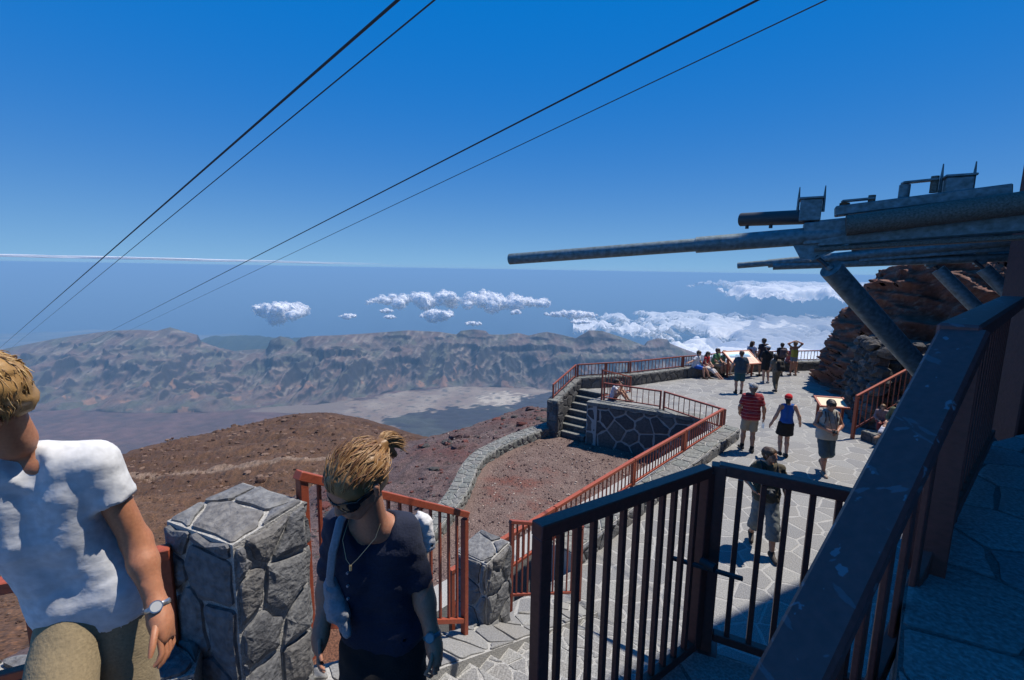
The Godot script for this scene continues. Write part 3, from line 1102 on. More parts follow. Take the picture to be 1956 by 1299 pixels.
# stones on an upright face from a to b (ground plan), between the heights given at each end
func face(parent: Node, a: Vector2, b: Vector2, a0: float, a1: float, b0: float, b1: float, side: Vector2, size: float, gap: float, th: float, mats: Array, seed_: int, limit := 300, rough := 1.0):
	var L := a.distance_to(b)
	var u := (b - a) / L
	var o := Vector2(-u.y, u.x)
	if o.dot(side) < 0: o = -o
	stones(parent, "stone", PackedVector2Array([Vector2(0, a0), Vector2(L, b0), Vector2(L, b1), Vector2(0, a1)]), size, face_map(Vector3(a.x, 0, a.y), Vector3(u.x, 0, u.y), Vector3(o.x, 0, o.y)), gap, th, mats, seed_, limit, 1.15, rough)

# stones on a level or sloping top with the four corners a b c d (a-b one long side, d-c the other)
func cap(parent: Node, a: Vector3, b: Vector3, c: Vector3, d: Vector3, size: float, gap: float, th: float, mats: Array, seed_: int):
	var L := a.distance_to(b)
	var W := a.distance_to(d)
	var map := func(x: float, y: float, h: float) -> Vector3: return a.lerp(b, x / L).lerp(d.lerp(c, x / L), y / W) + Vector3(0, h, 0)
	stones(parent, "stone", PackedVector2Array([Vector2(0, 0), Vector2(L, 0), Vector2(L, W), Vector2(0, W)]), size, map, gap, th, mats, seed_)

# a block on a four-cornered plan, with its own bottom and top height at every corner
func hexa(b: MB, p: Array, y0: Array, y1: Array):
	var c := Vector3.ZERO
	var lo := []; var hi := []
	for i in 4:
		lo.append(Vector3(p[i].x, y0[i], p[i].y)); hi.append(Vector3(p[i].x, y1[i], p[i].y))
		c += (lo[i] + hi[i]) / 8.0
	b.quad(hi[0], hi[1], hi[2], hi[3], Vector3.UP)
	b.quad(lo[0], lo[1], lo[2], lo[3], Vector3.DOWN)
	for i in 4:
		var k := (i + 1) % 4
		b.quad(lo[i], lo[k], hi[k], hi[i], (lo[i] + hi[k]) * 0.5 - c)

func flat(b: MB, poly: PackedVector2Array, y: Callable):
	for part_ in [[-100.0, -9.0], [-9.0, 100.0]]:
		var half := PackedVector2Array([Vector2(-200, part_[0]), Vector2(200, part_[0]), Vector2(200, part_[1]), Vector2(-200, part_[1])])
		for q in Geometry2D.intersect_polygons(poly, half):
			var t := Geometry2D.triangulate_polygon(q)
			for k in range(0, t.size(), 3):
				var w := []
				for e in 3: w.append(Vector3(q[t[k + e]].x, y.call(q[t[k + e]].y), q[t[k + e]].y))
				b.tri(w[0], w[1], w[2], Vector3.UP)

const FU := Vector2(0.531, -0.847)  # down the main flight
const FW := Vector2(0.847, 0.531)   # across it, to the right
const F0 := Vector2(-1.20, -1.80)
const LAND := 2.35
const UPPER := 3.38
const KERB_A := Vector2(0.95, -6.53)
const KERB_B := Vector2(6.44, -12.74)
const STEP_L := Vector2(1.72, -17.54)
const STEP_R := Vector2(2.74, -16.78)

func v3(p: Vector2, y: float) -> Vector3: return Vector3(p.x, y, p.y)

func low_wall(label: String, ia: Vector2, ib: Vector2, oa: Vector2, ob: Vector2, foot_a: float, foot_b: float, top_a: float, top_b: float, seed_: int, size := 0.34):
	var t := thing("stone_wall", label, "wall", v3(ia, 0) * 0.0, "low stone walls of the viewing terrace")
	var b := MB.new()
	hexa(b, [ia, ib, ob, oa], [foot_a - 0.6, foot_b - 0.6, foot_b - 1.4, foot_a - 1.4], [top_a, top_b, top_b, top_a])
	part(t, "mortar_core", b, M.mortar_dark)
	var side := ((ia + ib) - (oa + ob))
	face(t, ia, ib, foot_a, top_a, foot_b, top_b, side, size, 0.016, 0.03, M.wallstone, seed_)
	cap(t, v3(ia, top_a), v3(ib, top_b), v3(ob, top_b), v3(oa, top_a), size, 0.014, 0.02, M.capstone, seed_ + 3)
	return t

func build_terrace():
	# paved floor
	var poly := PackedVector2Array([Vector2(-1.35, -4.5), Vector2(-0.95, -5.05), KERB_A, KERB_B, Vector2(6.25, -13.3), Vector2(6.17, -14.72), Vector2(2.80, -16.66), Vector2(3.85, -18.05), Vector2(2.85, -18.85), Vector2(4.15, -19.2), Vector2(5.25, -19.6), Vector2(8.15, -21.45), Vector2(9.2, -21.8), Vector2(10.9, -23.1), Vector2(16.9, -24.4), Vector2(17.5, -22.0), Vector2(16.0, -14.0), Vector2(14.0, -6.0), Vector2(12.0, -1.0), Vector2(2.0, -1.0), Vector2(0.0, -3.0)])
	var fl := struct_root("terrace_floor")
	var b := MB.new()
	flat(b, poly, func(z): return ground(z))
	part(fl, "mortar_bed", b, M.mortar)
	stones(fl, "paving_stone", poly, 0.44, func(x, y, h): return Vector3(x, ground(y) + h * 0.5, y), 0.02, 0.009, M.slab, 700, 300, 1.1, 0.6)
	# retaining wall over the gravel yard
	var k0 := Vector2(2.78, -16.66)
	var k1 := Vector2(6.3, -14.64)
	var wd := (k1 - k0).normalized()
	var wo := Vector2(-wd.y, wd.x)
	if wo.y < 0: wo = -wo
	var t := thing("stone_wall", "tall dark retaining wall of irregular lava stones with pale joints", "wall")
	b = MB.new()
	hexa(b, [k0, k1, k1 - wo * 0.6, k0 - wo * 0.6], [-2.3, -2.3, -2.3, -2.3], [ground(k0.y) - 0.012, ground(k1.y) - 0.012, ground(k1.y) - 0.012, ground(k0.y) - 0.012])
	part(t, "mortar_core", b, M.mortar)
	face(t, k0, k1, -1.95, ground(k0.y) - 0.10, -1.95, ground(k1.y) - 0.10, wo, 0.50, 0.034, 0.03, M.wallstone, 720)
	b = MB.new()
	var n := 9
	for i in n:
		var p0 := k0.lerp(k1, i / float(n)) + wd * 0.006
		var p1 := k0.lerp(k1, (i + 1) / float(n)) - wd * 0.006
		var cb := MB.new()
		hexa(cb, [p0 + wo * 0.07, p1 + wo * 0.07, p1 - wo * 0.42, p0 - wo * 0.42], [ground(p0.y) - 0.09, ground(p1.y) - 0.09, ground(p1.y) - 0.09, ground(p0.y) - 0.09], [ground(p0.y) + 0.028, ground(p1.y) + 0.026, ground(p1.y) + 0.026, ground(p0.y) + 0.03])
		part(t, "coping_stone", cb, M.capstone[i % 4])
	# side of the terrace towards the steps and the yard
	t = thing("stone_wall", "short return wall on the right side of the small steps", "wall")
	b = MB.new()
	var sd := (STEP_R - STEP_L).normalized()
	var su := Vector2(sd.y, -sd.x)
	hexa(b, [k0, k0 + su * 1.95, k0 + su * 1.95 + sd * 0.4, k0 + sd * 0.4], [-2.3, -2.3, -2.3, -2.3], [ground(k0.y) - 0.02, ground(k0.y - 1.5) - 0.02, ground(k0.y - 1.5) - 0.02, ground(k0.y) - 0.02])
	part(t, "mortar_core", b, M.mortar)
	face(t, k0, k0 + su * 1.95, -1.95, ground(k0.y) - 0.04, -1.95, -0.32, -sd, 0.4, 0.02, 0.03, M.wallstone, 725)
	# kerb with its railing line
	var kd := (KERB_B - KERB_A).normalized()
	var ko := Vector2(kd.y, -kd.x)
	if ko.x > 0: ko = -ko
	t = thing("kerb_wall", "long low kerb of grey stones along the left edge of the terrace walk", "kerb")
	b = MB.new()
	var ka := ground(KERB_A.y) + 0.29
	var kb := ground(KERB_B.y) + 0.30
	hexa(b, [KERB_A, KERB_B, KERB_B + ko * 0.42, KERB_A + ko * 0.42], [-2.2, -2.2, -2.2, -2.2], [ka, kb, kb, ka])
	part(t, "mortar_core", b, M.mortar)
	face(t, KERB_A, KERB_B, ground(KERB_A.y), ka, ground(KERB_B.y), kb, -ko, 0.33, 0.016, 0.03, M.pillarstone, 730)
	face(t, KERB_B, KERB_B + ko * 0.42, ground(KERB_B.y), kb, ground(KERB_B.y), kb, kd, 0.3, 0.016, 0.025, M.pillarstone, 731)
	cap(t, v3(KERB_A, ka), v3(KERB_B, kb), v3(KERB_B + ko * 0.42, kb), v3(KERB_A + ko * 0.42, ka), 0.36, 0.015, 0.02, M.capstone, 733)
	# plinth that carries the railing outside the kerb, down to the yard
	t = thing("stone_wall", "retaining wall under the long orange railing above the gravel yard", "wall")
	b = MB.new()
	var ea := Vector2(-1.05, -4.9)
	hexa(b, [ea + ko * 0.42, KERB_B + kd * 0.6 + ko * 0.425, KERB_B + kd * 0.6 + ko * 0.85, ea + ko * 0.85], [-2.2, -2.2, -2.2, -2.2], [0.02, -0.10, -0.10, 0.02])
	part(t, "mortar_core", b, M.mortar)
	face(t, ea + ko * 0.85, KERB_B + ko * 0.85, -1.9, 0.0, -1.9, -0.11, ko, 0.5, 0.02, 0.03, M.wallstone, 736, 60)
	# bench walls with the sitting people, from the steps to the rock
	var op := [Vector2(1.45, -17.72), Vector2(2.50, -19.02), Vector2(3.90, -19.62), Vector2(5.0, -20.08), Vector2(7.95, -21.85), Vector2(9.0, -22.2), Vector2(10.75, -23.55), Vector2(17.1, -24.85)]
	var ip := [Vector2(1.80, -17.48), Vector2(2.85, -18.78), Vector2(4.13, -19.2), Vector2(5.23, -19.66), Vector2(8.15, -21.45), Vector2(9.22, -21.8), Vector2(10.9, -23.1), Vector2(17.2, -24.42)]
	var names := ["sloping parapet on the left side of the small steps", "short low wall at the head of the small steps", "low wall behind the seated photographer", "long low wall that bends towards the seated people", "low wall under the man in blue shorts", "low wall under the seated people beside the sloping sign", "low dark wall at the far end of the terrace"]
	for i in 7:
		var f0 := ground(ip[i].y) if i > 0 else -1.8
		var f1 := ground(ip[i + 1].y)
		var t0 := ground(ip[i].y) + 0.45 if i > 0 else -0.42
		low_wall(names[i], ip[i], ip[i + 1], op[i], op[i + 1], f0, f1, t0, f1 + 0.45, 740 + i * 7)
	# end pier of the parapet
	t = thing("stone_pier", "dark stone pier at the foot of the parapet by the small steps", "pier")
	b = MB.new()
	var pc := Vector2(1.38, -17.42)
	hexa(b, [pc, pc + sd * 0.46, pc + sd * 0.46 + su * 0.42, pc + su * 0.42], [-2.2, -2.2, -2.2, -2.2], [-0.40, -0.40, -0.40, -0.40])
	part(t, "mortar_core", b, M.mortar_dark)
	face(t, pc, pc + sd * 0.46, -1.9, -0.42, -1.9, -0.42, -su, 0.34, 0.018, 0.03, M.wallstone, 790)
	face(t, pc + sd * 0.46, pc + sd * 0.46 + su * 0.42, -1.9, -0.42, -1.9, -0.42, sd, 0.34, 0.018, 0.03, M.wallstone, 791)
	cap(t, v3(pc, -0.40), v3(pc + sd * 0.46, -0.40), v3(pc + sd * 0.46 + su * 0.42, -0.40), v3(pc + su * 0.42, -0.40), 0.3, 0.016, 0.03, M.capstone, 792)
	# small steps up from the yard
	t = thing("stone_steps", "small flight of seven stone steps from the gravel yard to the terrace", "steps")
	for i in 7:
		var a := STEP_L + su * (0.25 * i)
		var e := STEP_R + su * (0.25 * i)
		var y1 := YARD + 0.22 * (i + 1)
		b = MB.new()
		hexa(b, [a, e, e + su * 0.27, a + su * 0.27], [y1 - 0.5, y1 - 0.5, y1 - 0.5, y1 - 0.5], [y1 - 0.05, y1 - 0.05, y1 - 0.05, y1 - 0.05])
		var st := part(t, "step", b, M.mortar_dark)
		face(st, a, e, y1 - 0.22, y1 - 0.055, y1 - 0.22, y1 - 0.055, -su, 0.2, 0.012, 0.02, M.wallstone, 800 + i)
		var tb := MB.new()
		hexa(tb, [a - su * 0.035, e - su * 0.035, e + su * 0.26, a + su * 0.26], [y1 - 0.048, y1 - 0.048, y1 - 0.048, y1 - 0.048], [y1, y1, y1, y1])
		part(st, "tread", tb, M.capstone[i % 4])
	# the main flight from the landing down to the terrace
	t = thing("stone_steps", "wide flight of paved steps from the gate landing down to the terrace", "steps")
	for i in 16:
		var p := F0 + FU * (0.286 * i)
		var y1 := LAND - 0.1469 * (i + 1)
		var w := 2.5
		b = MB.new()
		var q := [p, p + FW * w, p + FW * w + FU * 0.286, p + FU * 0.286]
		hexa(b, q, [y1 - 0.8, y1 - 0.8, y1 - 0.8, y1 - 0.8], [y1, y1, y1, y1])
		var st := part(t, "step", b, M.mortar)
		cap(st, v3(q[0], y1), v3(q[1], y1), v3(q[2], y1), v3(q[3], y1), 0.285, 0.014, 0.006, M.slab, 820 + i)
	# landing by the gate, the upper landing and the stair walls
	var lp := PackedVector2Array([F0 - FU * 0.005, Vector2(0.13, -0.97), Vector2(0.14, -1.72), Vector2(1.09, -2.45), Vector2(1.85, -2.10), Vector2(2.3, -1.9), Vector2(2.3, 1.6), Vector2(-2.6, 1.6), Vector2(-2.4, -1.2), Vector2(-1.5, -1.72)])
	fl = struct_root("gate_landing")
	b = MB.new()
	flat(b, lp, func(_z): return LAND)
	for i in lp.size():
		var a := lp[i]
		var e := lp[(i + 1) % lp.size()]
		b.quad(v3(a, LAND), v3(e, LAND), v3(e, -1.9), v3(a, -1.9), v3(Vector2((e - a).y, -(e - a).x), 0))
	part(fl, "mortar_bed", b, M.mortar_dark)
	stones(fl, "paving_stone", lp, 0.40, func(x, y, h): return Vector3(x, LAND + h * 0.6, y), 0.014, 0.018, M.slab, 860, 300, 1.1, 0.6)
	var up := PackedVector2Array([Vector2(1.05, -1.12), Vector2(1.56, -1.70), Vector2(3.10, -3.02), Vector2(5.2, -3.9), Vector2(5.2, 1.6), Vector2(1.05, 1.6)])
	fl = struct_root("upper_landing")
	b = MB.new()
	flat(b, up, func(_z): return UPPER)
	for i in up.size():
		var a := up[i]
		var e := up[(i + 1) % up.size()]
		b.quad(v3(a, UPPER), v3(e, UPPER), v3(e, -0.5), v3(a, -0.5), v3(Vector2((e - a).y, -(e - a).x), 0))
	part(fl, "mortar_bed", b, M.mortar_dark)
	stones(fl, "paving_stone", up, 0.42, func(x, y, h): return Vector3(x, UPPER + h * 0.6, y), 0.012, 0.018, M.slab, 880, 300, 1.1, 0.6)
	# curved low wall between yard and scree
	var c: Curve3D = M.bend
	var s0 := c.get_closest_offset(Vector3(1.60, 0, -17.82))
	var s1 := c.get_closest_offset(Vector3(-2.25, 0, -9.2))
	var side_at := func(s: float) -> Vector3:
		var q := c.sample_baked(s + 0.15) - c.sample_baked(s - 0.15)
		var o := Vector3(q.z, 0, -q.x).normalized()
		return o if o.x < 0 else -o
	t = thing("curved_wall", "low winding wall of grey green stones between scree and gravel yard", "wall")
	b = MB.new()
	var m := 60
	for i in m:
		var sa: float = lerp(s0, s1, i / float(m))
		var sb: float = lerp(s0, s1, (i + 1) / float(m))
		var oa: Vector3 = side_at.call(sa)
		var ob: Vector3 = side_at.call(sb)
		var pa := c.sample_baked(sa)
		var pb := c.sample_baked(sb)
		var y := YARD + 0.34
		var A := [pa - oa * 0.25, pa + oa * 0.27, pb + ob * 0.27, pb - ob * 0.25]
		b.quad(A[0] + Vector3(0, y, 0), A[1] + Vector3(0, y, 0), A[2] + Vector3(0, y, 0), A[3] + Vector3(0, y, 0), Vector3.UP)
		b.quad(A[0] + Vector3(0, y, 0), A[3] + Vector3(0, y, 0), A[3] + Vector3(0, y - 1, 0), A[0] + Vector3(0, y - 1, 0), -oa)
		b.quad(A[1] + Vector3(0, y, 0), A[2] + Vector3(0, y, 0), A[2] + Vector3(0, y - 1, 0), A[1] + Vector3(0, y - 1, 0), oa)
	part(t, "mortar_core", b, M.mortar)
	var L := s1 - s0
	stones(t, "stone", PackedVector2Array([Vector2(0, -0.25), Vector2(L, -0.25), Vector2(L, 0.27), Vector2(0, 0.27)]), 0.24, func(x, y, h): return c.sample_baked(s0 + x) + (side_at.call(s0 + x) as Vector3) * y + Vector3(0, YARD + 0.34 + h, 0), 0.014, 0.025, M.capstone, 900, 150, 1.15)
	stones(t, "stone", PackedVector2Array([Vector2(0, -0.15), Vector2(L, -0.15), Vector2(L, 0.34), Vector2(0, 0.34)]), 0.30, func(x, y, h): return c.sample_baked(s0 + x) - (side_at.call(s0 + x) as Vector3) * (0.25 + h) + Vector3(0, YARD + y, 0), 0.016, 0.035, M.capstone, 902, 150, 1.0)
	# stone pillars of the stair
	pillar("big grey stone pillar with broad top between the two climbers", Vector2(-1.27, -2.0), Vector2(0.375, -0.927), 0.42, 0.46, 1.2, 3.24, 0.25, 910)
	pillar("small grey stone pillar halfway down the stair", Vector2(-0.20, -4.02), FU, 0.40, 0.36, 0.6, 1.80, 0.26, 920)
	# low wall that runs left from the big pillar, under the left railing
	t = thing("stone_wall", "low stone wall behind the white shirted man, left of the big pillar", "wall")
	var wa := Vector2(-1.45, -1.93)
	var wb := Vector2(-2.95, -1.28)
	var wn := Vector2(-0.40, -0.917)
	b = MB.new()
	hexa(b, [wa, wb, wb + wn * 0.42, wa + wn * 0.42], [1.0, 1.0, 1.0, 1.0], [2.62, 2.62, 2.62, 2.62])
	part(t, "mortar_core", b, M.mortar)
	face(t, wa, wb, 2.2, 2.62, 2.2, 2.62, -wn, 0.24, 0.015, 0.03, M.pillarstone, 930)
	cap(t, v3(wa, 2.62), v3(wb, 2.62), v3(wb + wn * 0.42, 2.62), v3(wa + wn * 0.42, 2.62), 0.24, 0.015, 0.03, M.pillarstone, 931)
	# side wall under the stair's left railing
	t = thing("stone_wall", "side wall under the orange stair railing", "wall")
	b = MB.new()
	hexa(b, [F0 + FU * 0.3, F0 + FU * 4.5, F0 + FU * 4.5 - FW * 0.40, F0 + FU * 0.3 - FW * 0.40], [-2.0, -2.0, -2.0, -2.0], [LAND - 0.10, 0.05, 0.05, LAND - 0.10])
	part(t, "mortar_core", b, M.mortar)
	var s_a := v3(F0 + FU * 0.3, LAND - 0.10)
	var s_b := v3(F0 + FU * 4.5, 0.05)
	var s_w := v3(FW * -0.40, 0)
	cap(t, s_a, s_b, s_b + s_w, s_a + s_w, 0.36, 0.016, 0.02, M.slab, 938)
	face(t, F0 + FU * 0.3 - FW * 0.40, F0 + FU * 4.5 - FW * 0.40, -1.8, LAND - 0.15, -1.8, 0.0, -FW, 0.42, 0.02, 0.03, M.wallstone, 940, 40)

# a pillar with its front edge at f; u along its right face, the left face runs back the other way
func pillar(label: String, f: Vector2, u: Vector2, lu: float, lw: float, y0: float, y1: float, size: float, seed_: int):
	var w := Vector2(u.y, -u.x)
	if w.x > 0: w = -w
	var t := thing("stone_pillar", label, "pillar", Vector3.ZERO, "stone pillars of the stair")
	var q := [f, f + u * lu, f + u * lu + w * lw, f + w * lw]
	var b := MB.new()
	hexa(b, q, [y0, y0, y0, y0], [y1 - 0.015, y1, y1 + 0.02, y1])
	part(t, "mortar_core", b, M.mortar)
	face(t, q[0], q[1], y0 + 0.3, y1 - 0.01, y0 + 0.3, y1, -w, size, 0.017, 0.032, M.pillarstone, seed_, 300, 0.8)
	face(t, q[0], q[3], y0 + 0.3, y1 - 0.01, y0 + 0.3, y1, -u, size * 1.3, 0.016, 0.028, M.pillarstone, seed_ + 1, 300, 0.8)
	face(t, q[1], q[2], y0 + 0.3, y1, y0 + 0.3, y1, u, size * 1.4, 0.012, 0.035, M.pillarstone, seed_ + 2)
	cap(t, v3(q[0], y1 - 0.015), v3(q[1], y1), v3(q[2], y1 + 0.02), v3(q[3], y1), size * 1.4, 0.013, 0.022, M.pillarstone, seed_ + 3)
# ---------------------------------------------------------------- railings
# a and b: points under the two ends, on the line of the bottom rail; posts reach down by leg
func railing(label: String, a: Vector3, b: Vector3, h: float, bars: int, m: Material, leg := 0.12, rail := 0.05, bar := 0.022, post := 0.055, called := "railing", group := "orange railings round the terrace", h2 := -1.0) -> Node3D:
	if h2 < 0: h2 = h
	var t := thing(called, label, "railing", a, group)
	var e := b - a
	var flat_e := Vector3(e.x, 0, e.z).normalized()
	var mb := MB.new()
	mb.beam(Vector3(0, h, 0) - flat_e * post * 0.5, e + Vector3(0, h2, 0) + flat_e * post * 0.5, rail * 1.25, rail)
	part(t, "top_rail", mb, m)
	mb = MB.new()
	mb.beam(flat_e * post * 0.5, e - flat_e * post * 0.5, rail * 0.8, rail * 0.8)
	part(t, "bottom_rail", mb, m)
	for k in 2:
		var p: Vector3 = Vector3.ZERO if k == 0 else e
		mb = MB.new()
		mb.beam(p + Vector3(0, -leg, 0), p + Vector3(0, (h if k == 0 else h2) - rail * 0.5, 0), post, post, flat_e)
		part(t, "post", mb, m)
	for k in bars:
		var f := (k + 1.0) / (bars + 1.0)
		var p := e * f
		mb = MB.new()
		mb.beam(p + Vector3(0, rail * 0.3, 0), p + Vector3(0, lerp(h, h2, f) - rail * 0.4, 0), bar, bar, flat_e, 0.002)
		part(t, "bar", mb, m)
	return t

func build_railings():
	# beside the stair
	railing("upper orange stair railing panel behind the woman in the dark dress", Vector3(-1.15, 2.42, -2.46), Vector3(-0.37, 1.52, -3.66), 0.95, 13, M.orange, 0.2, 0.05, 0.02, 0.05, "railing", "orange stair railings")
	railing("lower orange stair railing panel behind the small stone pillar", Vector3(0.03, 0.72, -5.02), Vector3(0.98, 0.14, -5.9), 0.94, 13, M.orange2, 0.2, 0.04, 0.018, 0.045, "railing", "orange stair railings")
	railing("orange railing on the low wall behind the white shirted man", Vector3(-2.75, 2.66, -1.62), Vector3(-1.66, 2.69, -2.10), 0.43, 6, M.orange, 0.1, 0.055, 0.03, 0.045, "railing", "orange stair railings")
	# along the kerb
	var kd := (KERB_B - KERB_A).normalized()
	var ko := Vector2(kd.y, -kd.x)
	if ko.x > 0: ko = -ko
	var base := Vector2(1.21, -6.82) + ko * 0.52
	var ss := [-2.35, -0.15, 2.55, 5.2, 8.0]
	var nm := ["nearest orange railing panel of the long kerb, behind the small stone pillar", "second orange railing panel of the long kerb, behind the dark gate", "third orange railing panel of the long kerb, beside the gravel yard", "farthest orange railing panel of the long kerb, ending at the corner"]
	for i in 4:
		var p: Vector2 = base + kd * (ss[i] + 0.04)
		var q: Vector2 = base + kd * (ss[i + 1] - 0.04)
		railing(nm[i], v3(p, ground(p.y) + 0.24), v3(q, ground(q.y) + 0.24), 0.50, 17, M.orange, 0.34, 0.055, 0.022, 0.06)
	var cor := base + kd * 8.02
	# on the retaining wall
	railing("right panel of the orange railing on top of the retaining wall", Vector3(5.22, ground(-15.6) + 0.14, -15.6), Vector3(cor.x + 0.10, ground(cor.y) + 0.16, cor.y - 0.1), 0.53, 10, M.orange2, 0.16, 0.05, 0.02, 0.055)
	railing("left panel of the orange railing on top of the retaining wall", Vector3(3.42, ground(-16.85) + 0.14, -16.85), Vector3(5.12, ground(-15.68) + 0.14, -15.68), 0.53, 9, M.orange2, 0.16, 0.05, 0.02, 0.055)
	railing("short sloping orange railing beside the seated photographer", Vector3(3.36, -0.10, -17.0), Vector3(4.75, -0.20, -18.35), 1.0, 9, M.orange2, 0.15, 0.05, 0.02, 0.055, "railing", "orange railings round the terrace", 0.55)
	# on the bench walls
	var mid := [[Vector2(1.62, -17.66), -0.40, Vector2(2.62, -18.90), 0.14], [Vector2(2.72, -18.95), 0.14, Vector2(3.95, -19.48), 0.12], [Vector2(4.0, -19.5), 0.12, Vector2(5.04, -19.94), 0.10], [Vector2(5.14, -19.98), 0.10, Vector2(7.98, -21.69), 0.06], [Vector2(8.06, -21.72), 0.06, Vector2(8.75, -21.97), 0.06], [Vector2(9.25, -22.2), 0.05, Vector2(10.70, -23.38), 0.01], [Vector2(10.9, -23.42), 0.0, Vector2(13.1, -23.88), 0.0], [Vector2(13.2, -23.9), 0.0, Vector2(16.7, -24.62), -0.02]]
	var nn := ["orange railing sloping along the parapet of the small steps", "orange railing at the head of the small steps", "orange railing behind the seated photographer", "longest orange railing on the bent low wall", "short orange railing end beside the man in blue shorts", "orange railing behind the seated people", "orange railing behind the sloping sign and the standing group", "orange railing at the far right end of the terrace"]
	var cnt := [8, 7, 6, 14, 4, 8, 12, 17]
	for i in 8:
		var e = mid[i]
		railing(nn[i], v3(e[0], e[1] + 0.09), v3(e[2], e[3] + 0.09), 0.46, cnt[i], M.orange2, 0.1, 0.05, 0.022, 0.06)
	# stair up to the right of the dry stone wall
	railing("orange handrail of the stair in front of the dry stone wall", Vector3(9.75, ground(-12.9) + 0.30, -12.9), Vector3(13.1, 1.45, -14.0), 0.95, 16, M.orange, 0.32, 0.055, 0.022, 0.08)
	# the dark gate on the landing
	var t := thing("gate_leaf", "open steel gate leaf with vertical bars, orange paint darkened to show shade", "gate", Vector3(0.13, LAND, -1.70))
	var e := Vector3(0.93, 0, -0.70)
	var f := e.normalized()
	var mb := MB.new()
	mb.beam(Vector3(0, 1.16, 0) - f * 0.03, e + Vector3(0, 1.10, 0), 0.065, 0.06)
	part(t, "top_rail", mb, M.shaded_orange)
	mb = MB.new()
	mb.beam(Vector3(0, 0.07, 0) + f * 0.03, e + Vector3(0, 0.06, 0), 0.05, 0.05)
	part(t, "bottom_rail", mb, M.shaded_orange)
	for k in 2:
		mb = MB.new()
		var p: Vector3 = e * k
		mb.beam(p + Vector3(0, 0.04, 0), p + Vector3(0, 1.13 - 0.04 * k, 0), 0.06, 0.06, f)
		part(t, "stile", mb, M.shaded_orange)
	for k in 11:
		var p := e * ((k + 1.0) / 12.0)
		mb = MB.new()
		mb.beam(p + Vector3(0, 0.08, 0), p + Vector3(0, lerp(1.14, 1.08, (k + 1) / 12.0), 0), 0.027, 0.027, f, 0.002)
		part(t, "bar", mb, M.shaded_orange)
	for y in [0.28, 0.93]:
		mb = MB.new()
		mb.rod(e + f * 0.045 + Vector3(0, y - 0.06, 0), e + f * 0.045 + Vector3(0, y + 0.06, 0), 0.018)
		part(t, "hinge", mb, M.shaded_orange)
	mb = MB.new()
	mb.beam(e + Vector3(-0.16, 0.60, 0.02), e + Vector3(0.16, 0.58, 0.16), 0.022, 0.022)
	mb.rod(e + Vector3(-0.02, 0.61, 0.06), e + Vector3(0.03, 0.61, 0.12), 0.024)
	part(t, "latch", mb, M.blacksteel)
	# its post and the fixed panel to the right
	t = thing("railing", "fixed railing panel to the right of the gate, orange paint darkened to show shade", "railing", Vector3(1.14, LAND, -2.44))
	e = Vector3(0.92, 0, 0.40)
	f = e.normalized()
	mb = MB.new()
	mb.beam(Vector3(0, -0.02, 0), Vector3(0, 1.12, 0), 0.075, 0.075, f)
	part(t, "post", mb, M.shaded_orange)
	mb = MB.new()
	mb.beam(Vector3(0, 0, 0), Vector3(0, 0.012, 0), 0.14, 0.14, f)
	part(t, "base_plate", mb, M.shaded_orange)
	mb = MB.new()
	mb.beam(Vector3(0, 1.10, 0), e + Vector3(0, 1.05, 0), 0.065, 0.06)
	part(t, "top_rail", mb, M.shaded_orange)
	mb = MB.new()
	mb.beam(f * 0.04 + Vector3(0, 0.10, 0), e + Vector3(0, 0.06, 0), 0.05, 0.05)
	part(t, "bottom_rail", mb, M.shaded_orange)
	mb = MB.new()
	mb.beam(e + Vector3(0, 0, 0), e + Vector3(0, 1.02, 0), 0.06, 0.06, f)
	part(t, "post", mb, M.shaded_orange)
	for k in 8:
		var p := e * ((k + 1.0) / 9.0)
		mb = MB.new()
		mb.beam(p + Vector3(0, 0.09, 0), p + Vector3(0, 1.05, 0), 0.027, 0.027, f, 0.002)
		part(t, "bar", mb, M.shaded_orange)
	# the broad handrail that drops past us, and its level run along the upper landing
	t = thing("stair_railing", "broad sloping handrail with chipped dark red paint right beside the camera", "railing", Vector3(1.60, UPPER, -1.66))
	var lo := Vector3(-1.30, -1.06, 0.94)
	var run := Vector3(1.55, 0.03, -1.32)
	mb = MB.new()
	mb.beam(Vector3(0, 0.91, 0) - lo.normalized() * 0.02, lo + Vector3(0, 0.91, 0), 0.135, 0.06, Vector3.UP, 0.010)
	part(t, "handrail", mb, M.chipped)
	mb = MB.new()
	mb.beam(Vector3(-0.02, 0.92, 0.0), run + Vector3(0, 0.94, 0), 0.12, 0.07, Vector3.UP, 0.010)
	part(t, "handrail", mb, M.chipped)
	mb = MB.new()
	mb.beam(Vector3(0, 0.08, 0), lo + Vector3(0, 0.08, 0), 0.04, 0.06)
	part(t, "bottom_rail", mb, M.shaded_orange)
	mb = MB.new()
	mb.beam(Vector3(0, 0.07, 0), run + Vector3(0, 0.07, 0), 0.05, 0.07)
	part(t, "bottom_rail", mb, M.shaded_orange)
	mb = MB.new()
	mb.beam(Vector3(0.0, -0.02, 0), Vector3(0.0, 0.88, 0), 0.06, 0.11, Vector3(1, 0, 0.9).normalized())
	part(t, "post", mb, M.shaded_orange)
	for k in 9:
		var p := lo * ((k + 0.9) / 9.5)
		mb = MB.new()
		mb.beam(p + Vector3(0, 0.10, 0), p + Vector3(0, 0.89, 0), 0.018, 0.05, Vector3(lo.x, 0, lo.z).normalized(), 0.003)
		part(t, "baluster", mb, M.shaded_orange)
	for k in 16:
		var p := run * ((k + 0.9) / 16.5)
		mb = MB.new()
		mb.beam(p + Vector3(0, 0.09, 0), p + Vector3(0, 0.90, 0), 0.018, 0.05, run.normalized(), 0.003)
		part(t, "baluster", mb, M.shaded_orange)
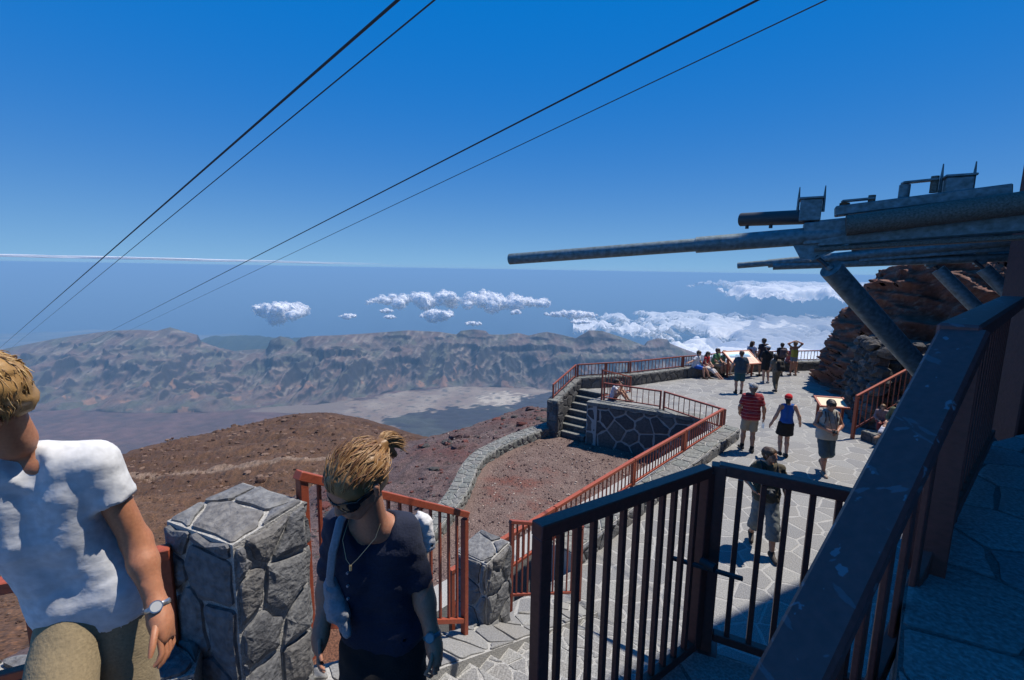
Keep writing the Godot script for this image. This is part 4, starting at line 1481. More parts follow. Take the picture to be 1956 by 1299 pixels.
# ---------------------------------------------------------------- station, rock, machinery, cables, signs
func build_station():
	# the cable car station stands to the right, out of the picture; its roof shades the landing
	var t := thing("station_building", "dark red cable car station at the right edge, its roof shading the landing", "building")
	var b := MB.new()
	var roof := [Vector2(16, -11.6), Vector2(8.3, -7.67), Vector2(4.25, -3.6), Vector2(3.75, -1.4), Vector2(3.75, 8), Vector2(16, 8)]
	var pv := PackedVector2Array(roof)
	var tr := Geometry2D.triangulate_polygon(pv)
	for k in range(0, tr.size(), 3):
		b.tri(v3(pv[tr[k]], 13.0), v3(pv[tr[k + 1]], 13.0), v3(pv[tr[k + 2]], 13.0), Vector3.DOWN)
		b.tri(v3(pv[tr[k]], 13.5), v3(pv[tr[k + 1]], 13.5), v3(pv[tr[k + 2]], 13.5), Vector3.UP)
	for i in roof.size():
		var a: Vector2 = roof[i]
		var e: Vector2 = roof[(i + 1) % roof.size()]
		b.quad(v3(a, 13.0), v3(e, 13.0), v3(e, 13.5), v3(a, 13.5), v3((a + e) * 0.5 - Vector2(10, 0), 0))
	part(t, "roof", b, M.stationred)
	b = MB.new()
	hexa(b, [Vector2(5.3, -4.1), Vector2(15.5, -9.5), Vector2(15.5, 7.5), Vector2(5.3, 7.5)], [-0.5, -0.5, -0.5, -0.5], [13.0, 13.0, 13.0, 13.0])
	part(t, "wall", b, M.stationred)
	b = MB.new()
	b.beam(Vector3(4.13, 3.0, -3.66), Vector3(4.13, 13.0, -3.66), 0.36, 0.36, Vector3(1, 0, 0.2).normalized(), 0.01)
	part(t, "column", b, M.stationred)
	b = MB.new()
	hexa(b, [Vector2(4.26, -3.55), Vector2(5.29, -4.05), Vector2(5.29, -3.0), Vector2(4.26, -3.0)], [3.4, 3.4, 3.4, 3.4], [12.98, 12.98, 12.98, 12.98])
	part(t, "bay_wall", b, M.stationred)

func build_rock():
	# red crag: a sheet of folded rock swept along its foot line
	var foot := [[19.5, -25.5], [16.6, -23.8], [15.0, -21.8], [13.75, -19.3], [13.3, -17.4], [14.2, -15.6], [16.5, -14.6], [20, -14.0], [27, -13.0], [36, -11.0]]
	var tops := [[0, 1.2], [0.09, 1.9], [0.16, 3.0], [0.24, 4.3], [0.30, 4.9], [0.40, 5.2], [0.5, 5.9], [0.6, 6.2], [1.0, 8.5]]
	var c := Curve3D.new()
	c.bake_interval = 0.1
	for e in foot: c.add_point(Vector3(e[0], 0, e[1]))
	for i in range(1, c.point_count - 1):
		var t := (c.get_point_position(i + 1) - c.get_point_position(i - 1)) * 0.18
		c.set_point_in(i, -t); c.set_point_out(i, t)
	var L := c.get_baked_length()
	var nx := 330
	var ny := 130
	var f := noise(201, 0.42, 4, FastNoiseLite.TYPE_SIMPLEX_SMOOTH, FastNoiseLite.FRACTAL_RIDGED)
	var g := noise(202, 1.5, 5)
	var h := noise(203, 0.22, 3)
	var k2 := noise(204, 5.0, 3)
	var P := PackedVector3Array(); var C := PackedColorArray()
	for j in ny:
		var v := j / float(ny - 1)
		for i in nx:
			var u := i / float(nx - 1)
			var p := c.sample_baked(u * L)
			var q := c.sample_baked(min(u * L + 0.4, L)) - c.sample_baked(max(u * L - 0.4, 0.0))
			var o := Vector3(-q.z, 0, q.x).normalized()
			var top := ipol(tops, u)
			var y: float = -0.9 + (top + 0.9) * (1.0 - pow(1.0 - min(v / 0.8, 1.0), 1.25))
			var back: float = 0.9 * pow(min(v / 0.8, 1.0), 2.0) + 7.0 * max(v - 0.8, 0.0) / 0.2
			if v > 0.8: y -= 3.0 * pow((v - 0.8) / 0.2, 2.0)
			p += -o * back
			p.y = y
			# beds dip to the left
			var s := Vector3(p.x * 0.55, p.y * 1.7 + p.x * 0.55, p.z * 0.55)
			var d := 0.55 * f.get_noise_3dv(s) + 0.75 * h.get_noise_3dv(p) + 0.24 * g.get_noise_3dv(s * 1.1) + 0.06 * k2.get_noise_3dv(p)
			p += (o + Vector3(0, 0.35, 0)) * d
			P.append(p)
			var w := g.get_noise_3dv(p * 0.7 + Vector3(50, 0, 0))
			var col := Color(0.19, 0.075, 0.052).lerp(Color(0.28, 0.14, 0.105), clamp(0.45 + w * 1.1 + 0.5 * f.get_noise_3dv(s * 2.0), 0.0, 1.0))
			col = col.lerp(Color(0.085, 0.05, 0.045), clamp(h.get_noise_3dv(p * 2.0 + Vector3(0, 30, 0)) * 1.5, 0.0, 0.6))
			if k2.get_noise_3dv(p * 0.8) > 0.34: col = Color(0.28, 0.19, 0.155)
			C.append(col * (0.9 + 0.5 * k2.get_noise_3dv(p * 2.0)))
	var b := MB.new()
	b.grid(nx, ny, P, C, Vector3(-0.6, 0.5, 0.6))
	var o2 := tagged("rock_crag", b, land_material(1.4, 1.4), "jagged red brown lava crag rising at the right end of the terrace", "rock")
	# rubble ledge behind the dry wall
	b = MB.new()
	P = PackedVector3Array(); C = PackedColorArray()
	for j in 40:
		for i in 60:
			var x: float = lerp(12.7, 22.0, i / 59.0)
			var z: float = lerp(-16.6, -13.3, j / 39.0) - (x - 11.3) * 0.08 + (x - 11.3) * 0.0
			var n := g.get_noise_2d(x, z)
			P.append(Vector3(x, 2.12 + 0.12 * n + 0.05 * (x - 11.0), z)); C.append(Color(0.21, 0.135, 0.115) * (1.0 + 0.4 * n))
	b.grid(60, 40, P, C)
	structure("sandy_ledge", b, land_material(1.4, 1.0))
	# dry stone wall of rounded lava blocks
	var t := thing("dry_stone_wall", "dry stacked wall of rough black lava blocks before the red crag", "wall")
	var r := RandomNumberGenerator.new()
	r.seed = 33
	var a := Vector2(12.25, -16.75)
	var m := Vector2(11.0, -14.1)
	var e := Vector2(17.5, -13.0)
	b = MB.new()
	hexa(b, [a + Vector2(0.3, 0), m + Vector2(0.3, -0.1), Vector2(12.4, -14.3), Vector2(13.2, -16.7)], [-0.4, -0.4, -0.4, -0.4], [2.1, 2.25, 2.15, 2.1])
	hexa(b, [m + Vector2(0.32, -0.25), e + Vector2(0, -0.25), e + Vector2(0, -0.8), m + Vector2(0.4, -0.8)], [-0.4, -0.4, -0.4, -0.4], [2.12, 2.3, 2.3, 2.12])
	part(t, "rubble_core", b, M.lavastone[2])
	for wall in [[a, m, 1.0], [m, e, -1.0]]:
		var p0: Vector2 = wall[0]
		var p1: Vector2 = wall[1]
		var u := (p1 - p0).normalized()
		var o := Vector2(-u.y, u.x)
		if o.dot(Vector2(-0.5, 1.0)) < 0: o = -o
		var len := p0.distance_to(p1)
		var y := -0.25
		while y < 2.3:
			var rh := r.randf_range(0.22, 0.36)
			var x := r.randf_range(-0.1, 0.1)
			while x < len:
				var w := r.randf_range(0.26, 0.52)
				var o3 := MeshInstance3D.new()
				o3.mesh = M.rocks[r.randi() % 4]
				o3.material_override = M.lavastone[[0, 1, 2, 3, 0, 1, 4][r.randi() % 7]]
				var p := p0 + u * (x + w * 0.5) + o * r.randf_range(-0.05, 0.07) - o * (y * 0.13)
				var bs := Basis(Vector3.UP, r.randf_range(-0.5, 0.5) + atan2(u.x, u.y) + PI / 2) * Basis(Vector3.RIGHT, r.randf_range(-0.3, 0.3))
				o3.transform = Transform3D(bs.scaled_local(Vector3(w * 1.15, rh * 1.6, 0.5)), Vector3(p.x, y + rh * 0.5, p.y))
				o3.name = "lava_block"
				if x + w * 0.5 < 6.2: t.add_child(o3, true)
				else: o3.free()
				x += w
			y += rh
	for k in 26:
		var o3 := MeshInstance3D.new()
		o3.mesh = M.rocks[k % 4]
		o3.material_override = M.lavastone[[4, 1, 0][k % 3]]
		var p := a.lerp(m, r.randf()) + Vector2(r.randf_range(0.3, 0.9), 0)
		o3.transform = spot(Vector3(p.x, 2.22 + r.randf() * 0.1, p.y), r.randf_range(0.2, 0.42), r)
		o3.name = "lava_block"
		t.add_child(o3, true)
	# the stair block the woman and child sit on
	t = thing("stone_steps", "dark stone steps behind the orange handrail where woman and child sit", "steps")
	for i in 6:
		var p := Vector2(9.95 + 0.42 * i, -12.85 - 0.06 * i)
		var q := p + Vector2(0.25, 1.55)
		var y1 := ground(-12.9) + 0.27 + 0.19 * i
		b = MB.new()
		hexa(b, [p, q, q + Vector2(3.6 - 0.42 * i, 0.3), p + Vector2(3.6 - 0.42 * i, 0)], [-0.5, -0.5, -0.5, -0.5], [y1, y1, y1, y1])
		var st := part(t, "step", b, M.mortar_dark)
		face(st, p, q, y1 - (0.30 if i == 0 else 0.2), y1 - 0.01, y1 - (0.30 if i == 0 else 0.2), y1 - 0.01, Vector2(-1, 0), 0.28, 0.014, 0.02, M.wallstone, 960 + i)
		cap(st, v3(p, y1), v3(q, y1), v3(q + Vector2(0.42, 0), y1), v3(p + Vector2(0.42, 0), y1), 0.32, 0.012, 0.015, M.capstone, 970 + i)
	var q0 := Vector2(10.2, -11.3)
	face(t, q0, q0 + Vector2(3.0, 0.25), -0.1, ground(-12.9) + 0.26, -0.1, ground(-12.9) + 0.26, Vector2(0, 1), 0.3, 0.014, 0.02, M.wallstone, 980)

func build_machinery():
	# near set of guide tubes
	var t := thing("guide_beam", "near steel guide beam with long pipe jutting out over the terrace", "beam", Vector3(1.95, 4.75, -3.18))
	var o := t.position
	var mb := MB.new()
	mb.rod(Vector3(-0.03, 4.59, -4.16) - o, Vector3(1.35, 4.70, -3.46) - o, 0.047, 20)
	part(t, "pipe", mb, M.steel)
	mb = MB.new()
	mb.rod(Vector3(1.32, 4.697, -3.475) - o, Vector3(2.15, 4.765, -3.05) - o, 0.057, 20)
	part(t, "pipe_sleeve", mb, M.steel)
	mb = MB.new()
	mb.rod(Vector3(1.67, 4.89, -3.56) - o, Vector3(1.96, 4.875, -3.18) - o, 0.048, 16)
	part(t, "buffer_tube", mb, M.blacksteel)
	for sgn in [0.1, 0.45]:
		mb = MB.new()
		var p := Vector3(1.67, 4.845, -3.56).lerp(Vector3(1.96, 4.83, -3.18), sgn)
		mb.rod(p - o, p + Vector3(0, -0.022, 0) - o, 0.012, 8)
		part(t, "bolt", mb, M.blacksteel)
	mb = MB.new()
	mb.beam(Vector3(1.98, 4.76, -3.14) - o, Vector3(3.9, 4.93, -2.0) - o, 0.10, 0.17, Vector3.UP, 0.01)
	part(t, "box_beam", mb, M.steel)
	mb = MB.new()
	mb.beam(Vector3(1.98, 4.66, -3.16) - o, Vector3(3.9, 4.80, -2.0) - o, 0.16, 0.025, Vector3.UP, 0.004)
	part(t, "beam_flange", mb, M.rustysteel)
	mb = MB.new()
	mb.rod(Vector3(2.04, 4.80, -2.97) - o, Vector3(3.6, 5.02, -2.05) - o, 0.062, 20)
	part(t, "upper_tube", mb, M.rustysteel)
	mb = MB.new()
	mb.beam(Vector3(2.06, 4.90, -3.12) - o, Vector3(2.75, 4.98, -2.72) - o, 0.12, 0.06, Vector3.UP, 0.006)
	part(t, "top_channel", mb, M.steel)
	var dirn := Vector3(0.86, 0.06, 0.5).normalized()
	for k in [Vector3(1.95, 4.845, -3.20), Vector3(2.58, 4.93, -2.86)]:
		mb = MB.new()
		mb.beam(k - o, k + Vector3(0, 0.135, 0) - o, 0.15, 0.12, dirn, 0.004)
		part(t, "bracket_box", mb, M.steel)
		mb = MB.new()
		mb.beam(k + Vector3(0, 0.137, 0) - o, k + Vector3(0, 0.15, 0) - o, 0.17, 0.14, dirn, 0.003)
		part(t, "bracket_lid", mb, M.steel)
		for sg in [-1, 1]:
			mb = MB.new()
			var p: Vector3 = k + Vector3(0.072 * sg * 0.86, 0.09, 0.072 * sg * 0.5) + Vector3(0, -0.03, 0)
			mb.tube(PackedVector3Array([p - o, p + Vector3(0, 0.085, 0) - o, p + Vector3(0, 0.165, 0) - o]), PackedFloat32Array([0.009, 0.008, 0.003]), 6)
			part(t, "bracket_horn", mb, M.steel)
	for k in [[Vector3(2.09, 4.875, -3.08), M.rust], [Vector3(2.36, 4.97, -2.96), M.steel]]:
		var p: Vector3 = k[0]
		mb = MB.new()
		mb.rod(p - o, p + Vector3(0, 0.075, 0) - o, 0.028, 12)
		part(t, "roller", mb, k[1])
		mb = MB.new()
		mb.beam(p + Vector3(-0.02, 0.085, 0) - o, p + Vector3(0.13, 0.095, 0.07) - o, 0.06, 0.012, Vector3.UP, 0.002)
		part(t, "roller_arm", mb, M.steel)
		mb = MB.new()
		mb.rod(p + Vector3(0.12, 0.02, 0.065) - o, p + Vector3(0.12, 0.115, 0.065) - o, 0.02, 10)
		part(t, "pivot_bolt", mb, M.rustysteel)
	mb = MB.new()
	mb.beam(Vector3(1.92, 4.76, -3.20) - o, Vector3(2.10, 4.775, -3.10) - o, 0.15, 0.14, Vector3.UP, 0.006)
	part(t, "clamp_block", mb, M.steel)
	# hanger plate and strut
	mb = MB.new()
	var A := Vector3(1.86, 4.69, -3.20) - o
	var B2 := Vector3(2.12, 4.70, -3.05) - o
	var C2 := Vector3(1.90, 4.60, -3.17) - o
	var C3 := Vector3(1.95, 4.595, -3.14) - o
	var th := Vector3(-0.25, 0, 0.43).normalized() * 0.02
	for sg in [-1.0, 1.0]:
		mb.quad(A + th * sg, B2 + th * sg, C3 + th * sg, C2 + th * sg, th * sg)
	mb.quad(A + th, C2 + th, C2 - th, A - th, Vector3(-1, 0, 0)); mb.quad(C2 + th, C3 + th, C3 - th, C2 - th, Vector3.DOWN); mb.quad(B2 + th, C3 + th, C3 - th, B2 - th, Vector3(1, -1, 0))
	part(t, "hanger_plate", mb, M.steel)
	mb = MB.new()
	mb.beam(C3 + Vector3(0, -0.005, 0), B2 + Vector3(0.01, 0, 0), 0.09, 0.014, Vector3.UP, 0.002)
	part(t, "hanger_flange", mb, M.steel)
	var s := thing("support_strut", "large blue grey strut pipe sloping down from the near guide beam", "strut", Vector3(2.03, 4.53, -3.04))
	o = s.position
	mb = MB.new()
	mb.rod(Vector3(1.965, 4.615, -3.11) - o, Vector3(2.035, 4.525, -3.035) - o, 0.013, 10)
	part(s, "threaded_rod", mb, M.blacksteel)
	mb = MB.new()
	var sd := Vector3(0.82, -0.67, -0.19).normalized()
	mb.rod(Vector3(2.025, 4.54, -3.045) - o, Vector3(2.025, 4.54, -3.045) + sd * 2.15 - o, 0.066, 24)
	part(s, "strut_pipe", mb, M.steel)
	mb = MB.new()
	mb.rod(Vector3(2.015, 4.555, -3.052) - o, Vector3(2.028, 4.535, -3.043) - o, 0.022, 12)
	part(s, "nut", mb, M.steel)
	# far set
	t = thing("guide_beam", "far steel guide beam with two pipes pointing left in front of the crag", "beam", Vector3(4.2, 4.7, -4.8))
	o = t.position
	for k in [[Vector3(2.67, 4.59, -5.68), Vector3(3.0, 4.63, -5.44), 0.036], [Vector3(2.93, 4.615, -5.49), Vector3(4.7, 4.86, -4.2), 0.048], [Vector3(3.87, 4.67, -5.28), Vector3(5.0, 4.76, -4.3), 0.045], [Vector3(2.96, 4.585, -5.44), Vector3(4.75, 4.70, -4.32), 0.042], [Vector3(3.55, 4.80, -5.05), Vector3(4.9, 4.98, -4.1), 0.06]]:
		mb = MB.new()
		mb.rod(k[0] - o, k[1] - o, k[2], 18)
		part(t, "pipe", mb, M.steel)
	mb = MB.new()
	mb.beam(Vector3(3.62, 4.70, -5.02) - o, Vector3(5.0, 4.86, -4.06) - o, 0.1, 0.12)
	part(t, "box_beam", mb, M.steel)
	for k in [Vector3(4.17, 4.70, -4.78), Vector3(4.44, 4.72, -4.56), Vector3(4.62, 4.70, -4.36)]:
		mb = MB.new()
		mb.beam(k + Vector3(0, 0.03, 0) - o, k + Vector3(0, -0.10, 0) - o, 0.13, 0.08, Vector3(0.8, 0, 0.6))
		mb.beam(k + Vector3(-0.04, -0.12, 0.02) - o, k + Vector3(0.09, -0.01, 0.08) - o, 0.08, 0.014)
		part(t, "hanger_plate", mb, M.steel)
	for k in [Vector3(3.9, 4.93, -4.95), Vector3(4.05, 4.95, -4.85)]:
		mb = MB.new()
		mb.tube(PackedVector3Array([k - o, k + Vector3(0.02, 0.06, 0) - o, k + Vector3(0.03, 0.09, 0) - o]), PackedFloat32Array([0.022, 0.018, 0.004]), 6)
		part(t, "bracket_horn", mb, M.steel)
	for k in [[Vector3(4.20, 4.57, -4.72), "left strut pipe under the far guide beam, in front of the crag"], [Vector3(4.40, 4.58, -4.47), "right strut pipe under the far guide beam, beside the dark red column"]]:
		s = thing("support_strut", k[1], "strut", k[0])
		mb = MB.new()
		mb.rod(Vector3.ZERO, Vector3(0.39, -0.56, 0.29).normalized() * 1.5, 0.058, 20)
		part(s, "strut_pipe", mb, M.steel)
		mb = MB.new()
		mb.rod(Vector3(-0.06, 0.07, -0.04), Vector3(0.01, -0.01, 0.005), 0.014, 10)
		part(s, "threaded_rod", mb, M.blacksteel)

func build_cables():
	# two lanes, each a thick track rope and a thin haul rope, running down to the valley station
	var list := [[Vector2(760, 0), Vector2(5, 660), 6.2, 0.019, "thick carrying cable of the left cable car lane"], [Vector2(830, 0), Vector2(25, 662), 6.6, 0.011, "thin haul cable of the left cable car lane"], [Vector2(1447, 0), Vector2(215, 630), 8.6, 0.021, "thick carrying cable of the right cable car lane"], [Vector2(1578, 0), Vector2(250, 630), 8.8, 0.012, "thin haul cable of the right cable car lane"]]
	for e in list:
		var s := sight(e[0].x, e[0].y)
		var d: float = e[2]
		var a := Vector3(s.x * d, EYE + s.y * d, -d)
		var s2 := sight(e[1].x, e[1].y)
		var d2 := 95.0
		var z := Vector3(s2.x * d2, EYE + s2.y * d2, -d2)
		var dir := z - a
		var pts := PackedVector3Array()
		var rad := PackedFloat32Array()
		for k in 40:
			var f := -0.06 + 1.06 * pow(k / 39.0, 2.2)
			pts.append(dir * f)
			rad.append(e[3])
		# on to the valley far below
		for k in 12:
			var g := (k + 1) / 12.0
			pts.append(dir * (1.0 + 14.0 * g * g) + Vector3(0, 60.0 * g * g, 0) * 0.0)
			rad.append(e[3])
		var b := MB.new()
		b.tube(pts, rad, 8)
		var o := tagged("cable", b, M.rope, e[4], "cable", "cable car cables")
		o.position = a

func print_tex() -> ImageTexture:
	var img := Image.create(256, 160, false, Image.FORMAT_RGB8)
	img.fill(Color(0.86, 0.72, 0.64))
	var f := noise(301, 0.02, 4)
	for y in 160:
		for x in 256:
			var ridge := 56.0 + 18.0 * f.get_noise_1d(x) - 14.0 * exp(-pow((x - 120) / 60.0, 2))
			if y > 16 and y < 80 and x > 14 and x < 226:
				var c := Color(0.45, 0.68, 0.88)
				if y > ridge: c = Color(0.10, 0.30, 0.52).lerp(Color(0.16, 0.45, 0.55), 0.5 + f.get_noise_2d(x * 3, y * 3))
				elif y < 34: c = Color(0.75, 0.84, 0.90)
				img.set_pixel(x, y, c)
			elif y > 92 and y < 148 and x > 16 and x < 232 and (int(y) / 5) % 2 == 0 and f.get_noise_2d(x * 6, y / 10) > -0.25 and x % 70 > 6:
				img.set_pixel(x, y, Color(0.62, 0.45, 0.40))
	return ImageTexture.create_from_image(img)

func build_panels():
	panel("sloping information sign with blue mountain picture in front of the far low wall", Vector3(10.85, ground(-21.9), -21.9), 0.32, 1.55, 0.92, 0.95, 0.55, print_tex(), true)
	panel("pale yellow information table between the dry stone wall and the man in denim shorts", Vector3(9.95, ground(-14.2), -14.2), -0.25, 0.78, 0.56, 0.74, 0.30, null, false)

func panel(label: String, at: Vector3, turn: float, w: float, d: float, h: float, tilt: float, tex: Texture2D, posts_back: bool):
	var t := thing("information_panel", label, "sign", at, "information panels of the terrace")
	t.rotation.y = turn
	var bs := Basis(Vector3.RIGHT, tilt)
	var b := MB.new()
	b.box(Transform3D(bs, Vector3(0, h, 0)), Vector3(w - 0.05, 0.03, d - 0.05), 0.003)
	part(t, "board", b, mat(lin(0.62, 0.52, 0.36), 0.6))
	if tex:
		var q := QuadMesh.new()
		q.size = Vector2(w - 0.07, d - 0.07)
		q.orientation = PlaneMesh.FACE_Y
		var pm := StandardMaterial3D.new()
		pm.albedo_texture = tex
		pm.roughness = 0.4
		var o := part(t, "print", q, pm)
		o.transform = Transform3D(bs, Vector3(0, h, 0) + bs * Vector3(0, 0.019, 0))
	for sx in [-1, 1]:
		b = MB.new()
		b.box(Transform3D(bs, Vector3(0, h, 0) + bs * Vector3(sx * (w * 0.5), 0.005, 0)), Vector3(0.06, 0.06, d + 0.06), 0.006)
		part(t, "frame_rail", b, M.orange)
	for sz in [-1, 1]:
		b = MB.new()
		b.box(Transform3D(bs, Vector3(0, h, 0) + bs * Vector3(0, 0.005, sz * d * 0.5)), Vector3(w - 0.065, 0.055, 0.06), 0.006)
		part(t, "frame_rail", b, M.orange)
	for sx in [-1, 1]:
		b = MB.new()
		b.beam(Vector3(sx * (w * 0.5 - 0.05), 0, -0.05), Vector3(sx * (w * 0.5 - 0.05), h - 0.03, -0.05), 0.07, 0.07, Vector3(0, 0, 1))
		part(t, "leg", b, M.orange2)
	b = MB.new()
	b.beam(Vector3(-w * 0.5 + 0.09, 0.18, -0.05), Vector3(w * 0.5 - 0.09, 0.18, -0.05), 0.05, 0.05)
	part(t, "foot_bar", b, M.orange2)
# ---------------------------------------------------------------- people
var skins := {}
func cloth(r: float, g: float, b: float, rough := 0.92) -> StandardMaterial3D:
	var key := "c%.3f_%.3f_%.3f" % [r, g, b]
	if not skins.has(key):
		var m := mat(lin(r, g, b), rough, M.weave, M.b2, 3.0, 0.35, false)
		m.rim_enabled = true
		m.rim = 0.15
		skins[key] = m
	return skins[key]

func skin(r: float, g: float, b: float) -> StandardMaterial3D:
	var key := "s%.3f_%.3f_%.3f" % [r, g, b]
	if not skins.has(key):
		var m := mat(lin(r, g, b), 0.55, M.pores, M.b2, 6.0, 0.12, false)
		m.subsurf_scatter_enabled = true
		m.subsurf_scatter_strength = 0.12
		skins[key] = m
	return skins[key]

func rest_pose() -> Dictionary:
	return {"pelvis": Vector3(0, 0.93, 0), "chest": Vector3(0, 1.24, 0.005), "neck": Vector3(0, 1.475, -0.015), "head": Vector3(0, 1.615, 0.01),
		"ls": Vector3(0.175, 1.415, -0.01), "rs": Vector3(-0.175, 1.415, -0.01), "le": Vector3(0.235, 1.13, -0.04), "re": Vector3(-0.235, 1.13, -0.04),
		"lw": Vector3(0.25, 0.89, 0.03), "rw": Vector3(-0.25, 0.89, 0.03), "lh": Vector3(0.085, 0.92, 0), "rh": Vector3(-0.085, 0.92, 0),
		"lk": Vector3(0.095, 0.50, 0.015), "rk": Vector3(-0.095, 0.50, 0.015), "la": Vector3(0.10, 0.085, -0.03), "ra": Vector3(-0.10, 0.085, -0.03)}

func torso(J: Dictionary, w: float, g: float) -> Array:
	var S: Vector3 = ((J.ls - J.rs) as Vector3).normalized()
	var up: Vector3 = (J.neck - J.pelvis).normalized()
	var c: Vector3 = J.chest
	var p: Vector3 = J.pelvis
	var sh: Vector3 = (J.ls + J.rs) * 0.5
	var out := []
	for s in [-1.0, 1.0]:
		var a: Vector3 = sh + S * 0.085 * s * w - up * 0.085
		out.append([a, c + S * 0.065 * s * w - up * 0.04, 0.098 * w + g, 0.095 * w + g])
		out.append([c + S * 0.065 * s * w - up * 0.04, p + S * 0.07 * s * w + up * 0.03, 0.093 * w + g, 0.105 * w + g])
		out.append([sh + S * 0.04 * s + up * 0.012, (J.ls if s > 0 else J.rs) - S * 0.01 * s, 0.066 + g, 0.056 + g])
	return out

func hand_shape(b: MB, wrist: Vector3, elbow: Vector3, thumb_to: Vector3, sc: float, curl: float, sides := 5) -> Array:
	var d := (wrist - elbow).normalized()
	var t := (thumb_to - d * thumb_to.dot(d)).normalized()
	var n := d.cross(t).normalized()
	var rr := 0.0088 * sc
	var lens := [0.070, 0.078, 0.073, 0.058]
	for k in 4:
		var off := t * (0.030 - 0.020 * k) * sc
		var p := wrist + d * (0.088 - 0.004 * absf(k - 1.0)) * sc + off
		var pts := PackedVector3Array([p - d * 0.02 * sc])
		var rad := PackedFloat32Array([rr])
		var dir := d
		for s in 3:
			dir = dir.rotated(t, curl * (0.55 if s == 0 else 1.0))
			p += dir * lens[k] * [0.44, 0.32, 0.24][s] * sc
			pts.append(p)
			rad.append(rr * [0.95, 0.86, 0.62][s])
		b.tube(pts, rad, sides, true, 1.0, n)
	var q := wrist + d * 0.028 * sc + t * 0.026 * sc
	var td := (d * 0.75 + t * 0.62).normalized()
	b.tube(PackedVector3Array([q, q + td * 0.036 * sc, q + td * 0.036 * sc + (td * 0.8 + d * 0.5).normalized().rotated(t, curl * 0.5) * 0.032 * sc, q + td * 0.036 * sc + (td * 0.5 + d * 0.8).normalized().rotated(t, curl * 0.8) * 0.058 * sc]), PackedFloat32Array([rr * 1.35, rr * 1.2, rr * 1.1, rr * 0.7]), sides, true, 1.0, n)
	return [[wrist - d * 0.01, wrist + d * 0.045 * sc + t * 0.012 * sc, 0.027 * sc, 0.026 * sc], [wrist + d * 0.03 * sc - t * 0.012 * sc, wrist + d * 0.082 * sc - t * 0.022 * sc, 0.022 * sc, 0.015 * sc], [wrist + d * 0.03 * sc + t * 0.012 * sc, wrist + d * 0.082 * sc + t * 0.022 * sc, 0.023 * sc, 0.016 * sc]]

func head_prims(c: Vector3, B: Basis, s := 1.0) -> Array:
	var f := func(x, y, z) -> Vector3: return c + B * (Vector3(x, y, z) * s)
	var o := [[f.call(0, 0.035, -0.030), f.call(0, 0.035, 0.018), 0.086 * s, 0.078 * s],
		[f.call(0, -0.005, 0.036), f.call(0, -0.055, 0.048), 0.056 * s, 0.044 * s],
		[f.call(0.036, -0.045, 0.012), f.call(0.012, -0.088, 0.060), 0.030 * s, 0.022 * s],
		[f.call(-0.036, -0.045, 0.012), f.call(-0.012, -0.088, 0.060), 0.030 * s, 0.022 * s],
		[f.call(0, 0.008, 0.091), f.call(0, -0.026, 0.108), 0.009 * s, 0.0125 * s],
		[f.call(0.009, -0.030, 0.096), f.call(-0.009, -0.030, 0.096), 0.009 * s, 0.009 * s],
		[f.call(-0.030, 0.026, 0.080), f.call(0.030, 0.026, 0.080), 0.013 * s, 0.013 * s],
		[f.call(-0.016, -0.056, 0.088), f.call(0.016, -0.056, 0.088), 0.0075 * s, 0.0075 * s],
		[f.call(-0.013, -0.066, 0.086), f.call(0.013, -0.066, 0.086), 0.008 * s, 0.008 * s]]
	for k in [-1, 1]:
		o.append([f.call(0.042 * k, -0.022, 0.062), f.call(0.05 * k, -0.018, 0.045), 0.022 * s, 0.022 * s])
		o.append([f.call(0.084 * k, -0.026, -0.004), f.call(0.090 * k, 0.014, -0.012), 0.008 * s, 0.013 * s])
	return o

